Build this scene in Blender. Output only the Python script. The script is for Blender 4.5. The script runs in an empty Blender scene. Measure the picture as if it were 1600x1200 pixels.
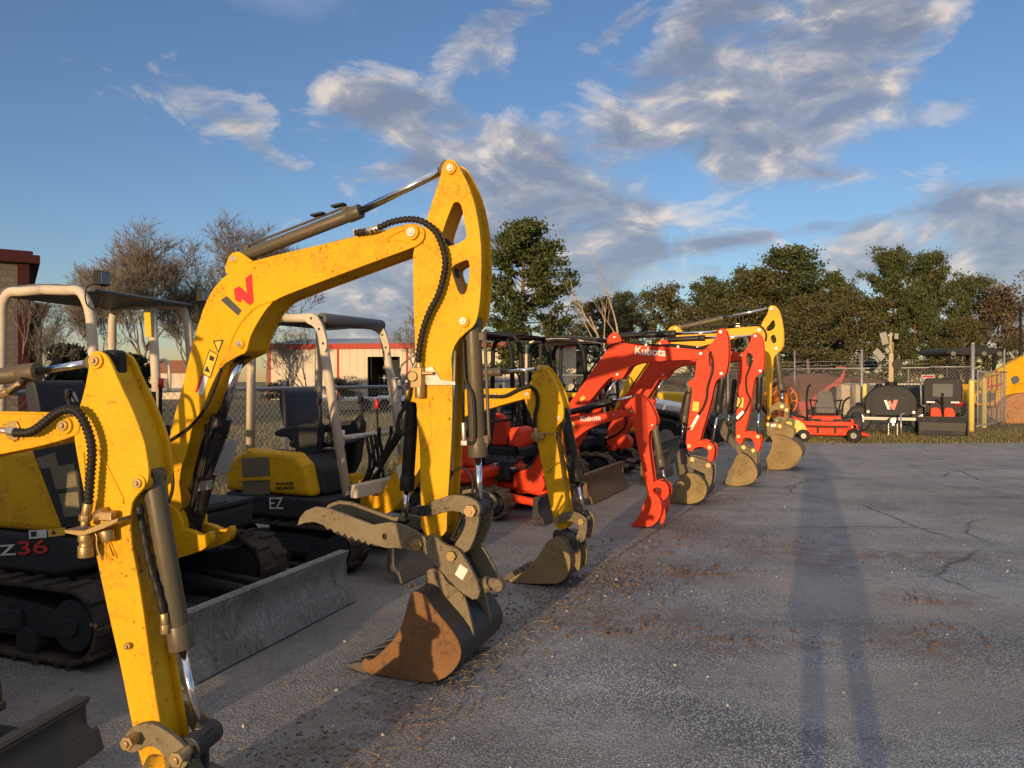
SKY_AIR, SKY_DUST, SKY_OZ, SKY_STR, EXPO = 1.0, 0.3, 3.0, 0.15, 0.92
SKY_TINT = (0.88, 0.745, 0.78)
CLOUD_DARK, CLOUD_MID, CLOUD_LIT = (0.128, 0.138, 0.175), (0.205, 0.205, 0.226), (0.47, 0.395, 0.32)
CLOUD_FILL = (0.37, 0.375, 0.40)  # unseen bright clouds, added overhead and behind the camera as fill light
import bpy, bmesh, math, random
from mathutils import Vector, Matrix, noise as mnoise
RND = random.Random(11)
COL = bpy.context.scene.collection
SC = bpy.context.scene
FPX, CAMZ, PITCH = 1160.0, 1.7, math.atan(8 / 1160.0)
rad = math.radians
SUN_AZ, SUN_EL = rad(21.8), rad(5.0)       # heading the light travels to, and the sun's height

# ------------------------------------------------------------------ measuring helpers
def ray(px, py):
    d = Vector(((px - 800) / FPX, 1.0, (600 - py) / FPX))
    c, s = math.cos(PITCH), math.sin(PITCH)
    return Vector((d.x, d.y * c + d.z * s, d.z * c - d.y * s))
def gp(px, py, z=0.0):                      # point of a level surface
    d = ray(px, py); t = (z - CAMZ) / d.z
    return Vector((d.x * t, d.y * t, z))
def dp(px, py, y):                          # point at a given distance
    d = ray(px, py); t = y / d.y
    return Vector((d.x * t, y, CAMZ + d.z * t))
def sc_(pts, s, ox, oy):                    # crop coordinates to photo coordinates
    return [(ox + s * x, oy + s * y) for x, y in pts]

# ------------------------------------------------------------------ materials
def nd(nt, typ, **kw):
    n = nt.nodes.new(typ)
    for k, v in kw.items():
        setattr(n, k, v)
    return n
def base_mat(name):
    m = bpy.data.materials.new(name); m.use_nodes = True
    nt = m.node_tree
    return m, nt, nt.nodes['Principled BSDF']
def ramp(nt, fac, stops, interp='LINEAR'):
    r = nd(nt, 'ShaderNodeValToRGB'); r.color_ramp.interpolation = interp
    el = r.color_ramp.elements
    while len(el) < len(stops): el.new(0.5)
    for e, (p, c) in zip(el, stops):
        e.position = p
        e.color = (c, c, c, 1) if isinstance(c, (int, float)) else (*c, 1)
    nt.links.new(fac, r.inputs[0]); return r
def noise_n(nt, vec, scale, detail=4, rough=0.55, dist=0.0):
    n = nd(nt, 'ShaderNodeTexNoise'); n.inputs['Scale'].default_value = scale
    n.inputs['Detail'].default_value = detail; n.inputs['Roughness'].default_value = rough
    n.inputs['Distortion'].default_value = dist
    if vec is not None: nt.links.new(vec, n.inputs['Vector'])
    return n
def mix_c(nt, fac, a, b, mode='MIX'):
    m = nd(nt, 'ShaderNodeMix', data_type='RGBA', blend_type=mode)
    for sock, v in ((m.inputs[0], fac), (m.inputs[6], a), (m.inputs[7], b)):
        if isinstance(v, (int, float)): sock.default_value = v
        elif isinstance(v, tuple): sock.default_value = (*v, 1)
        else: nt.links.new(v, sock)
    return m.outputs[2]
def mth(nt, op, a, b=None, c=None, clamp=False):
    m = nd(nt, 'ShaderNodeMath', operation=op, use_clamp=clamp)
    for i, v in enumerate((a, b, c)):
        if v is None: continue
        if isinstance(v, (int, float)): m.inputs[i].default_value = v
        else: nt.links.new(v, m.inputs[i])
    return m.outputs[0]
def bump(nt, bsdf, h, strength=0.3, dist=0.01):
    b = nd(nt, 'ShaderNodeBump'); b.inputs['Strength'].default_value = strength
    b.inputs['Distance'].default_value = dist
    nt.links.new(h, b.inputs['Height']); nt.links.new(b.outputs[0], bsdf.inputs['Normal'])
def paint(name, col, dirt=(0.10, 0.055, 0.02), amount=0.5, rough=0.38, speck=1.0, metal=0.0, scale=1.0, bmp=0.15, coat=0.0):
    m, nt, b = base_mat(name)
    tc = nd(nt, 'ShaderNodeTexCoord').outputs['Object']
    big = noise_n(nt, tc, 3.2 * scale, 8, 0.65)
    fine = noise_n(nt, tc, 34 * scale, 5, 0.7)
    sp = noise_n(nt, tc, 46 * scale, 4, 0.62)
    bigm = ramp(nt, big.outputs['Fac'], [(0.62 - 0.2 * amount, 0.0), (0.80, 1.0)]).outputs[0]
    f1 = mth(nt, 'MULTIPLY', bigm, ramp(nt, fine.outputs['Fac'], [(0.40, 0.0), (0.66, 1.0)]).outputs[0])
    spm = mth(nt, 'MULTIPLY', ramp(nt, sp.outputs['Fac'], [(0.61, 0.0), (0.67, 1.0)]).outputs[0], 0.8 * speck)
    spm = mth(nt, 'MULTIPLY', spm, ramp(nt, big.outputs['Fac'], [(0.40, 0.12), (0.58, 1.0)]).outputs[0])
    mps = nd(nt, 'ShaderNodeMapping'); mps.inputs['Rotation'].default_value = (0.4, 0.6, 0.2); mps.inputs['Scale'].default_value = (70 * scale, 70 * scale, 5 * scale); nt.links.new(tc, mps.inputs[0])
    scr = noise_n(nt, mps.outputs[0], 1.0, 3, 0.5)
    scm = mth(nt, 'MULTIPLY', ramp(nt, scr.outputs['Fac'], [(0.66, 0.0), (0.72, 1.0)]).outputs[0], ramp(nt, big.outputs['Fac'], [(0.48, 0.0), (0.62, 0.55 * speck)]).outputs[0])
    spm = mth(nt, 'MAXIMUM', spm, scm)
    film = mth(nt, 'MULTIPLY', ramp(nt, big.outputs['Fac'], [(0.35, 0.0), (0.75, 1.0)]).outputs[0], 0.16 * amount)
    f = mth(nt, 'ADD', mth(nt, 'ADD', mth(nt, 'MULTIPLY', f1, min(1, amount * 1.1)), spm), film, clamp=True)
    nt.links.new(mix_c(nt, f, col, dirt), b.inputs['Base Color'])
    nt.links.new(mth(nt, 'ADD', mth(nt, 'MULTIPLY', f, 0.4), rough, clamp=True), b.inputs['Roughness'])
    b.inputs['Metallic'].default_value = metal
    b.inputs['Coat Weight'].default_value = coat; b.inputs['Specular IOR Level'].default_value = 0.2
    if bmp: bump(nt, b, fine.outputs['Fac'], bmp, 0.003)
    return m
def plain(name, col, rough=0.5, metal=0.0):
    m, nt, b = base_mat(name)
    tc = nd(nt, 'ShaderNodeTexCoord').outputs['Object']
    n = noise_n(nt, tc, 18, 4, 0.6)
    k = ramp(nt, n.outputs['Fac'], [(0.3, 0.82), (0.7, 1.12)]).outputs[0]
    nt.links.new(mix_c(nt, 1.0, col, k, 'MULTIPLY'), b.inputs['Base Color'])
    nt.links.new(mth(nt, 'ADD', mth(nt, 'MULTIPLY', n.outputs['Fac'], 0.2), rough - 0.1), b.inputs['Roughness'])
    b.inputs['Metallic'].default_value = metal
    return m
M = {}
M['yellow'] = paint('yellow_paint', (0.72, 0.372, 0.006), (0.15, 0.06, 0.018), 0.78, 0.46, 1.1)
M['yellow_far'] = paint('yellow_paint_dusty', (0.72, 0.39, 0.018), (0.25, 0.15, 0.05), 0.5, 0.5, 0.5)
M['red'] = paint('orange_red_paint', (0.66, 0.048, 0.012), (0.12, 0.035, 0.02), 0.45, 0.50, 0.55)
M['orange'] = paint('orange_paint', (0.72, 0.20, 0.02), (0.15, 0.07, 0.03), 0.4, 0.45, 0.4)
M['plastic'] = paint('dark_plastic', (0.028, 0.030, 0.032), (0.075, 0.06, 0.04), 0.40, 0.58, 0.15)
M['black'] = paint('black_paint', (0.012, 0.012, 0.014), (0.06, 0.045, 0.03), 0.35, 0.52, 0.2)
M['rubber'] = paint('hose_rubber', (0.016, 0.015, 0.014), (0.10, 0.07, 0.04), 0.4, 0.5, 0.3)
M['track'] = paint('track_rubber', (0.035, 0.03, 0.026), (0.16, 0.095, 0.055), 1.0, 0.75, 0.5)
M['mudtrack'] = paint('muddy_track_rubber', (0.10, 0.07, 0.045), (0.24, 0.14, 0.07), 1.3, 0.85, 0.8)
M['steel'] = paint('bucket_steel', (0.085, 0.078, 0.066), (0.20, 0.13, 0.07), 1.0, 0.58, 0.8, bmp=0.4)
M['blacksteel'] = paint('black_bucket_steel', (0.03, 0.031, 0.033), (0.15, 0.105, 0.06), 0.75, 0.42, 0.5, bmp=0.3)
M['rust'] = paint('rusty_steel', (0.215, 0.105, 0.042), (0.075, 0.045, 0.028), 1.4, 0.7, 1.2, bmp=0.5)
M['coupler'] = paint('dusty_coupler_steel', (0.20, 0.16, 0.098), (0.065, 0.045, 0.028), 1.1, 0.6, 0.9, bmp=0.4)
M['tansteel'] = paint('tan_dusty_steel', (0.27, 0.19, 0.085), (0.085, 0.06, 0.035), 1.1, 0.66, 0.9, bmp=0.4)
M['cyl'] = paint('cylinder_paint', (0.10, 0.088, 0.062), (0.17, 0.10, 0.05), 0.7, 0.40, 0.6, metal=0.2)
M['cylblack'] = paint('black_cylinder_paint', (0.02, 0.019, 0.018), (0.10, 0.07, 0.04), 0.5, 0.33, 0.4)
M['cream'] = paint('cream_paint', (0.58, 0.50, 0.39), (0.22, 0.16, 0.09), 0.55, 0.5, 0.4)
M['white'] = paint('white_paint', (0.72, 0.70, 0.66), (0.35, 0.28, 0.2), 0.35, 0.45, 0.2)
M['greyroof'] = paint('grey_roof_plastic', (0.09, 0.095, 0.10), (0.16, 0.13, 0.09), 0.5, 0.5, 0.2)
M['brass'] = paint('brass_fitting', (0.42, 0.30, 0.14), (0.16, 0.09, 0.04), 0.9, 0.38, 0.5, metal=0.7)
M['zinc'] = plain('zinc_plate', (0.50, 0.47, 0.42), 0.38, 0.75)
M['galv'] = plain('galvanised_steel', (0.34, 0.335, 0.32), 0.55, 0.5)
M['chrome'] = plain('chrome_rod', (0.74, 0.74, 0.75), 0.14, 1.0)
M['sticker_white'] = plain('white_sticker', (0.70, 0.68, 0.62), 0.45)
M['sticker_red'] = plain('red_sticker', (0.65, 0.02, 0.02), 0.4)
M['sticker_grey'] = plain('grey_sticker', (0.055, 0.06, 0.055), 0.45)
M['sticker_yellow'] = plain('yellow_sticker', (0.78, 0.48, 0.03), 0.45)
M['sticker_black'] = plain('black_sticker', (0.02, 0.02, 0.02), 0.5)
M['seat'] = plain('seat_vinyl', (0.022, 0.023, 0.027), 0.5)
M['greyseat'] = plain('grey_seat_vinyl', (0.11, 0.10, 0.09), 0.7)
M['lens'] = plain('lamp_lens', (0.10, 0.11, 0.12), 0.1)
M['padlock'] = plain('dark_lock_steel', (0.02, 0.02, 0.025), 0.35, 0.5)
M['skin'] = plain('skin', (0.45, 0.25, 0.17), 0.55)
M['cloth'] = plain('dark_cloth', (0.03, 0.035, 0.05), 0.9)

def mesh_mat():                             # pierced grille: dark with a fine dot pattern
    m, nt, b = base_mat('pierced_grille')
    tc = nd(nt, 'ShaderNodeTexCoord').outputs['Object']
    v = nd(nt, 'ShaderNodeTexVoronoi'); v.inputs['Scale'].default_value = 85; v.inputs['Randomness'].default_value = 0.15
    nt.links.new(tc, v.inputs['Vector'])
    r = ramp(nt, v.outputs['Distance'], [(0.30, (0.012, 0.012, 0.012)), (0.42, (0.16, 0.135, 0.075))])
    nt.links.new(r.outputs[0], b.inputs['Base Color']); b.inputs['Roughness'].default_value = 0.6
    return m
M['grille'] = mesh_mat()
M['brownsteel'] = paint('brown_muddy_steel', (0.17, 0.105, 0.06), (0.09, 0.055, 0.03), 1.0, .7, .8, bmp=.4)
def blade_mat():                            # worn dozer blade: pale scrapes and dark mud
    m, nt, b = base_mat('scraped_blade_steel')
    tc = nd(nt, 'ShaderNodeTexCoord').outputs['Object']
    mp = nd(nt, 'ShaderNodeMapping'); mp.inputs['Rotation'].default_value = (.35, 0, 0); mp.inputs['Scale'].default_value = (14, 20, 4); nt.links.new(tc, mp.inputs[0])
    n = noise_n(nt, mp.outputs[0], 1.6, 8, 0.75, 1.0); n2 = noise_n(nt, tc, 60, 4, 0.7)
    lo = noise_n(nt, tc, 2.2, 5, .6)
    f = mth(nt, 'MULTIPLY', n.outputs['Fac'], mth(nt, 'ADD', n2.outputs['Fac'], 0.5))
    f = mth(nt, 'ADD', f, mth(nt, 'MULTIPLY', mth(nt, 'SUBTRACT', lo.outputs['Fac'], .5), .55))
    r = ramp(nt, f, [(0.22, (0.045, 0.042, 0.037)), (0.42, (0.14, 0.132, 0.118)), (0.58, (0.22, 0.21, 0.19)), (0.80, (0.36, 0.345, 0.315))])
    nt.links.new(r.outputs[0], b.inputs['Base Color']); b.inputs['Roughness'].default_value = 0.6
    bump(nt, b, f, 0.4, 0.006); return m
M['blade'] = blade_mat()

# ------------------------------------------------------------------ mesh building
def chaikin(p, n=1, closed=True):
    for _ in range(n):
        q = []; L = len(p)
        rng = range(L) if closed else range(L - 1)
        if not closed: q.append(p[0])
        for i in rng:
            a, b = p[i], p[(i + 1) % L]
            q.append(tuple(x * .75 + y * .25 for x, y in zip(a, b)))
            q.append(tuple(x * .25 + y * .75 for x, y in zip(a, b)))
        if not closed: q.append(p[-1])
        p = q
    return p
def area2(p):
    return 0.5 * sum(p[i][0] * p[(i + 1) % len(p)][1] - p[(i + 1) % len(p)][0] * p[i][1] for i in range(len(p)))
def inset(p, d):
    s = 1 if area2(p) > 0 else -1; out = []
    for i in range(len(p)):
        a, b, c = Vector(p[i - 1]), Vector(p[i]), Vector(p[(i + 1) % len(p)])
        e1, e2 = (b - a), (c - b)
        if e1.length < 1e-7 or e2.length < 1e-7: out.append(tuple(b)); continue
        e1.normalize(); e2.normalize()
        n = Vector((-e1.y - e2.y, e1.x + e2.x))
        if n.length < 1e-4: out.append(tuple(b)); continue
        n.normalize(); k = max(0.5, n.dot(Vector((-e1.y, e1.x))))
        q = b + n * s * d / k; out.append((q.x, q.y))
    return out
def catmull(pts, sub=6):
    P = [Vector(p) for p in pts]
    if len(P) < 3: return P
    out = []
    for i in range(len(P) - 1):
        p0, p1, p2, p3 = P[max(i - 1, 0)], P[i], P[i + 1], P[min(i + 2, len(P) - 1)]
        for k in range(sub):
            t = k / sub
            out.append(0.5 * ((2 * p1) + (p2 - p0) * t + (2 * p0 - 5 * p1 + 4 * p2 - p3) * t * t + (3 * p1 - p0 - 3 * p2 + p3) * t ** 3))
    out.append(P[-1]); return out
class MB:
    def __init__(s): s.bm = bmesh.new(); s.mi = 0
    def face(s, vs, smooth=False):
        try:
            f = s.bm.faces.new(vs); f.material_index = s.mi; f.smooth = smooth; return f
        except ValueError: return None
    def prism(s, outer, y0, y1, holes=()):  # an (x,z) outline pulled along y
        if not holes:
            a = [s.bm.verts.new((x, y0, z)) for x, z in outer]; b = [s.bm.verts.new((x, y1, z)) for x, z in outer]
            s.face(a); s.face(b[::-1])
            for i in range(len(a)): s.face([a[i], b[i], b[(i + 1) % len(a)], a[(i + 1) % len(a)]])
            return s
        t = bmesh.new(); n = 0
        for lp in [outer] + list(holes):
            vs = [t.verts.new((x, 0, z)) for x, z in lp]
            for i in range(len(vs)): t.edges.new((vs[i], vs[(i + 1) % len(vs)]))
        bmesh.ops.triangle_fill(t, use_beauty=True, use_dissolve=False, edges=t.edges[:], normal=(0, 1, 0))
        t.verts.index_update()
        a = [s.bm.verts.new((v.co.x, y0, v.co.z)) for v in t.verts]; b = [s.bm.verts.new((v.co.x, y1, v.co.z)) for v in t.verts]
        for f in t.faces:
            ids = [v.index for v in f.verts]
            s.face([a[i] for i in ids]); s.face([b[i] for i in ids[::-1]])
        o = 0
        for lp in [outer] + list(holes):
            L = len(lp)
            for i in range(L):
                j = (i + 1) % L; s.face([a[o + i], b[o + i], b[o + j], a[o + j]])
            o += L
        t.free(); return s
    def box(s, c, d, rot=None):
        m = Matrix.Translation(c)
        if rot is not None: m = m @ rot
        vs = [s.bm.verts.new(m @ Vector((sx * d[0] / 2, sy * d[1] / 2, sz * d[2] / 2))) for sx in (-1, 1) for sy in (-1, 1) for sz in (-1, 1)]
        for q in ((0, 1, 3, 2), (4, 6, 7, 5), (0, 4, 5, 1), (2, 3, 7, 6), (0, 2, 6, 4), (1, 5, 7, 3)): s.face([vs[i] for i in q])
        return s
    def tube(s, pts, r, n=10, cap=True, rr=None):
        P = [Vector(p) for p in pts]; rings = []; up = None
        for i, p in enumerate(P):
            t = (P[min(i + 1, len(P) - 1)] - P[max(i - 1, 0)])
            if t.length < 1e-9: t = Vector((0, 0, 1))
            t.normalize()
            if up is None: up = Vector((0, 0, 1)) if abs(t.z) < 0.9 else Vector((1, 0, 0))
            u = t.cross(up)
            if u.length < 1e-6: u = t.orthogonal()
            u.normalize(); v = u.cross(t).normalized(); up = v
            q = rr[i] if rr else r
            rings.append([s.bm.verts.new(p + (u * math.cos(6.28318 * k / n) + v * math.sin(6.28318 * k / n)) * q) for k in range(n)])
        for a, b in zip(rings, rings[1:]):
            for k in range(n): s.face([a[k], a[(k + 1) % n], b[(k + 1) % n], b[k]], n > 5)
        if cap: s.face(rings[0][::-1]); s.face(rings[-1])
        return s
    def cyl(s, a, b, r, n=20): return s.tube([a, b], r, n)
    def pin(s, x, z, y0, y1, r, n=18): return s.tube([(x, y0, z), (x, y1, z)], r, n)
    def hexnut(s, x, z, y0, y1, r): return s.tube([(x, y0, z), (x, y1, z)], r, 6)
    def hull(s, pts):
        vs = [s.bm.verts.new(p) for p in pts]; bmesh.ops.convex_hull(s.bm, input=vs); return s
    def build(s, name, mats, parent=None, bev=0.0, seg=2, norm=True, wn=False):
        if norm: bmesh.ops.recalc_face_normals(s.bm, faces=s.bm.faces[:])
        me = bpy.data.meshes.new(name); s.bm.to_mesh(me); s.bm.free()
        for m in (mats if isinstance(mats, (list, tuple)) else [mats]): me.materials.append(M[m] if isinstance(m, str) else m)
        o = bpy.data.objects.new(name, me); COL.objects.link(o)
        if parent is not None: o.parent = parent
        if bev:
            b = o.modifiers.new('edge', 'BEVEL'); b.width = bev; b.segments = seg; b.limit_method = 'ANGLE'; b.angle_limit = rad(40)
            b.harden_normals = False
        return o
def tag(o, label=None, cat=None, group=None, kind=None):
    for k, v in (('label', label), ('category', cat), ('group', group), ('kind', kind)):
        if v: o[k] = v
    return o
def empty(name, loc, rz, label, cat, group=None):
    o = bpy.data.objects.new(name, None); COL.objects.link(o); o.location = loc; o.rotation_euler = (0, 0, rz)
    o.empty_display_size = 0.3
    return tag(o, label, cat, group)
def children(o): return [c for c in bpy.data.objects if c.parent == o]
def copy_tree(o, parent=None):
    c = o.copy(); COL.objects.link(c)
    if parent is not None: c.parent = parent
    for ch in children(o): copy_tree(ch, c)
    return c
def text_mesh(body, name, mat, parent, size_from, size_to, y, vs=1.0, ext=0.0012, bold=0.0):
    cu = bpy.data.curves.new(name, 'FONT'); cu.body = body; cu.extrude = ext; cu.offset = bold; cu.size = 1
    t = bpy.data.objects.new(name + '_source', cu); COL.objects.link(t)
    bpy.context.view_layer.update()
    me = bpy.data.meshes.new_from_object(t.evaluated_get(bpy.context.evaluated_depsgraph_get()))
    bpy.data.objects.remove(t)
    xs = [v.co.x for v in me.vertices]; w = max(xs) - min(xs); x0 = min(xs)
    a, b = Vector(size_from), Vector(size_to); d = b - a; k = d.length / w; th = math.atan2(d.y, d.x)
    for v in me.vertices:
        lx, lz = (v.co.x - x0) * k, v.co.y * k * vs
        v.co = (a.x + lx * math.cos(th) - lz * math.sin(th), y - v.co.z * 1.0, a.y + lx * math.sin(th) + lz * math.cos(th))
    me.materials.clear(); me.materials.append(M[mat])
    o = bpy.data.objects.new(name, me); COL.objects.link(o); o.parent = parent
    return o
# ------------------------------------------------------------------ excavators
ROT = rad(-25)
FWD = Vector((math.cos(ROT), math.sin(ROT), 0)); SIDE = Vector((-math.sin(ROT), math.cos(ROT), 0))
MACH = 'mini excavators parked in a row'
class Mach:
    def __init__(s, bucket, reach, label, rot=ROT, cat='excavator', name='mini_excavator', group=MACH, origin=None):
        f = Vector((math.cos(rot), math.sin(rot), 0))
        s.O = Vector((*bucket, 0)) - f * reach if origin is None else Vector((*origin, 0))
        s.f, s.l = f, Vector((-f.y, f.x, 0))
        s.root = empty(name, s.O, rot, label, cat, group)
    def at(s, px, py, y=0.0):               # photo point -> (x, z) on the machine's own plane at side offset y
        c = Vector((0, 0, CAMZ)) - s.O; d = ray(px, py)
        t = (y - c.dot(s.l)) / d.dot(s.l)
        return ((c + d * t).dot(s.f), (c + d * t).z)
    def ats(s, pts, y=0.0): return [s.at(px, py, y) for px, py in pts]
    def p3(s, pts, y=0.0): return [(x, y, z) for x, z in s.ats(pts, y)]
    # --- digging arms
    def arm(s, name, px, hw, mat, holes=(), recess=0.0, smooth=1, th=0.02, bev=0.004, parent=None):
        o = s.ats(px, -hw); hs = [chaikin(s.ats(h, -hw), 2) for h in holes]
        if smooth: o = chaikin(o, smooth)
        b = MB()
        if recess:
            b.prism(o, -hw, -hw + th, hs); b.prism(o, hw - th, hw, hs)
            b.prism(inset(o, recess), -hw + th * 0.9, hw - th * 0.9, [inset(h, -0.006) for h in hs])
        else: b.prism(o, -hw, hw, hs)
        return b.build(name, mat, parent or s.root, bev)
    def boss(s, parent, px, py, hw, r, mat, out=0.02, name='pivot_pin', pinmat='zinc'):
        x, z = s.at(px, py, -hw - out)
        b = MB(); b.pin(x, z, -hw - out, hw + out, r, 24)
        o = b.build(name + '_boss', mat, parent, 0.003)
        b = MB(); b.pin(x, z, -hw - out - 0.008, -hw - out + 0.01, r * 0.62, 20); b.hexnut(x, z, -hw - out - 0.015, -hw - out, r * 0.33)
        return b.build(name, pinmat, parent, 0.0015)
    def cylinder(s, name, p0, p1, p2, r, rr, y=0.0, mat='cyl', collar=1.14, extras=True):
        a, m, e = (Vector((*s.at(*p, y), 0)) for p in (p0, p1, p2))
        a, m, e = (Vector((v.x, y, v.y)) for v in (a, m, e)); d = (m - a).normalized()
        e = m + d * max(0.02, (e - m).dot(d)) if False else e
        b = MB(); b.tube([a, a + d * r * 1.2, a + d * r * 1.2 + d * .001, m], r, 20, rr=[r * .9, r, r, r])
        b.tube([m - d * r * 2.2, m + d * 0.004], r * collar, 20)
        b.tube([(a.x, y - r * .95, a.z), (a.x, y + r * .95, a.z)], r * 0.95, 16)
        if extras:
            n = Vector((-d.z, 0, d.x))
            b.tube([a + d * .06 + n * r * 1.5, m - d * .10 + n * r * 1.5, m - d * .05 + n * r], r * .22, 8)
            b.box(a + d * .09 + n * r * 1.1, (r * .9, r * .8, r * .9)); b.box(m - d * .1 + n * r * 1.1, (r * .9, r * .8, r * .9))
        o = b.build(name, mat, s.root, 0.002)
        b = MB(); b.tube([m, e], rr, 16); b.build('rod', 'chrome', o)
        b = MB(); b.tube([(e.x, y - rr * 1.5, e.z), (e.x, y + rr * 1.5, e.z)], rr * 1.7, 16); b.tube([e - (e - m).normalized() * rr * 2.4, e], rr * 1.25, 14)
        b.build('rod_eye', mat, o, 0.002)
        return o
    def hose(s, px, r, y, mat='rubber', ring=0.0, parent=None, sub=8, name='hose'):
        P = catmull([(x, y if len(q) < 3 else q[2], z) for q in px for x, z in [s.at(q[0], q[1], y if len(q) < 3 else q[2])]], sub)
        b = MB()
        if ring:                            # corrugated sleeve
            L = [0]
            for u, v in zip(P, P[1:]): L.append(L[-1] + (v - u).length)
            n = int(L[-1] / ring) * 4; Q = []; R_ = []; j = 0
            for i in range(n + 1):
                t = L[-1] * i / n
                while j < len(L) - 2 and L[j + 1] < t: j += 1
                k = (t - L[j]) / max(1e-9, L[j + 1] - L[j]); Q.append(P[j].lerp(P[j + 1], k)); R_.append(r * (1.12 if i % 4 in (1, 2) else 0.86))
            b.tube(Q, r, 12, rr=R_)
        else: b.tube(P, r, 10)
        return b.build(name, mat, parent or s.root)
    # --- bucket
    def bucket(s, side_px, back, hw, mat='steel', side_mat=None, ears=None, teeth=4, tooth_px=None, ear_y=0.11, ear_mat=None, shell_mat=None, cutter=None):
        side = s.ats(side_px, -hw); sm = chaikin(side, 1)
        b = MB(); b.prism(sm, -hw - .008, -hw + .008); b.prism(sm, hw - .008, hw + .008)
        poly = [side[i] for i in back]; poly = chaikin(poly, 2, False)
        inn = inset_open(poly, 0.016, sum(p[0] for p in side) / len(side), sum(p[1] for p in side) / len(side))
        b.mi = 1; b.prism(poly + inn[::-1], -hw + .008, hw - .008)
        lift = max(0, .004 - min(v.co.z for v in b.bm.verts))
        for v in b.bm.verts: v.co.z += lift
        o = b.build('bucket', [side_mat or mat, shell_mat or mat], s.root, 0.004)
        poly = [(x, z + lift) for x, z in poly]; e = Vector(poly[-1]); d = Vector(s.at(*tooth_px, -hw)) - e if tooth_px else (Vector(poly[-1]) - Vector(poly[-3])).normalized() * 0.12
        n = Vector((-d.y, d.x)).normalized(); q = e - d * .45
        if teeth:
            for i in range(teeth):
                y = -hw + .04 + (2 * hw - .08) * i / (teeth - 1); b = MB()
                b.hull([(q.x + n.x * k, y + j, q.y + n.y * k) for k in (-.026, .036) for j in (-.040, .040)] + [(e.x + d.x * .3 + n.x * k, y + j, e.y + d.y * .3 + n.y * k) for k in (-.022, .028) for j in (-.036, .036)] + [(e.x + d.x, y + j, e.y + d.y + k) for j in (-.026, .026) for k in (-.004, .006)])
                dz = max(0, .008 - min(v.co.z for v in b.bm.verts))
                for v in b.bm.verts: v.co.z += dz
                b.build('tooth', mat, o, 0.003)
        b = MB(); b.hull([(v.x + n.x * k, y, v.y + n.y * k) for v in (e - d * .9, e + d * .05) for k in (-.008, .010) for y in (-hw, hw)])
        dz = max(0, .006 - min(v.co.z for v in b.bm.verts))
        for v in b.bm.verts: v.co.z += dz
        b.build('cutting_edge', mat, o, 0.002)
        if ears:
            for sg in (-1, 1):
                b = MB(); y = sg * ear_y; b.prism(chaikin(s.ats(ears, -ear_y), 1), y - .012, y + .012)
                b.build('hitch_ear', ear_mat or mat, o, 0.003)
        return o
    def plates(s, name, px, ys, th, mat, parent=None, holes=(), smooth=1, bev=0.003):
        y0 = min(ys); o = s.ats(px, y0); hs = [chaikin(s.ats(h, y0), 1) for h in holes]; first = None
        if smooth: o = chaikin(o, smooth)
        for y in ys:
            q = MB().prism(o, y - th / 2, y + th / 2, hs).build(name, mat, parent or s.root, bev); first = first or q
        return first
    def pins(s, parent, pts, y0, y1, r, mat='zinc', name='pin', nut=True):
        b = MB()
        for px, py in pts:
            x, z = s.at(px, py, y0); b.pin(x, z, y0, y1, r)
            if nut: b.hexnut(x, z, y0 - .012, y0, r * 1.25); b.pin(x, z, y0 - .02, y0 - .01, r * .6)
        return b.build(name, mat, parent or s.root, 0.0015)
    def decal(s, parent, px, y, mat, name='sticker', th=0.0016):
        b = MB(); b.prism(s.ats(px, y), y - th, y); return b.build(name, mat, parent)
    # --- the base machine
    def track(s, y, xl, r, w, mat='track', sag=0.0):
        def stad(rr): 
            P = []
            for i in range(13): a = -math.pi / 2 + math.pi * i / 12; P.append((xl + rr * math.cos(a), r + rr * math.sin(a)))
            for i in range(13): a = math.pi / 2 + math.pi * i / 12; P.append((-xl + rr * math.cos(a), r + rr * math.sin(a)))
            return P
        b = MB(); ro = r - .022
        b.prism(stad(ro), y - w / 2, y + w / 2, [stad(ro - .03)])
        P = stad(ro); L = [0]
        for i in range(len(P)): L.append(L[-1] + (Vector(P[(i + 1) % len(P)]) - Vector(P[i])).length)
        n = int(L[-1] / 0.088)
        for k in range(n):
            t = L[-1] * k / n; i = max(j for j in range(len(P)) if L[j] <= t)
            a, c = Vector(P[i]), Vector(P[(i + 1) % len(P)]); e = (c - a)
            if e.length < 1e-6: continue
            q = a + e * ((t - L[i]) / e.length); ang = math.atan2(e.y, e.x)
            yy = y + (0.25 if k % 2 else -0.25) * w
            b.box((q.x, yy, q.y), (.042, w * .52, .044), Matrix.Rotation(-ang, 4, 'Y'))
        o = b.build('track', mat, s.root, 0.006, 1)
        b = MB()
        b.prism(chaikin([(-xl, r * .55), (xl, r * .55), (xl + .02, r * 1.15), (xl * .6, r * 1.45), (-xl * .6, r * 1.45), (-xl, r * 1.15)], 1), y - w * .36, y + w * .36)
        for x in (-xl * .55, 0, xl * .55): b.pin(x, r * .45, y - w * .42, y + w * .42, r * .36)
        for x in (-xl, xl): b.pin(x, r, y - w * .40, y + w * .40, r * .62, 22); b.pin(x, r, y - w * .47, y + w * .47, r * .22, 14)
        b.box((0, y, r * .95), (xl * 1.0, w * .86, r * .5))
        b.build('track_frame', 'plastic', o, 0.006)
        return o
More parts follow.
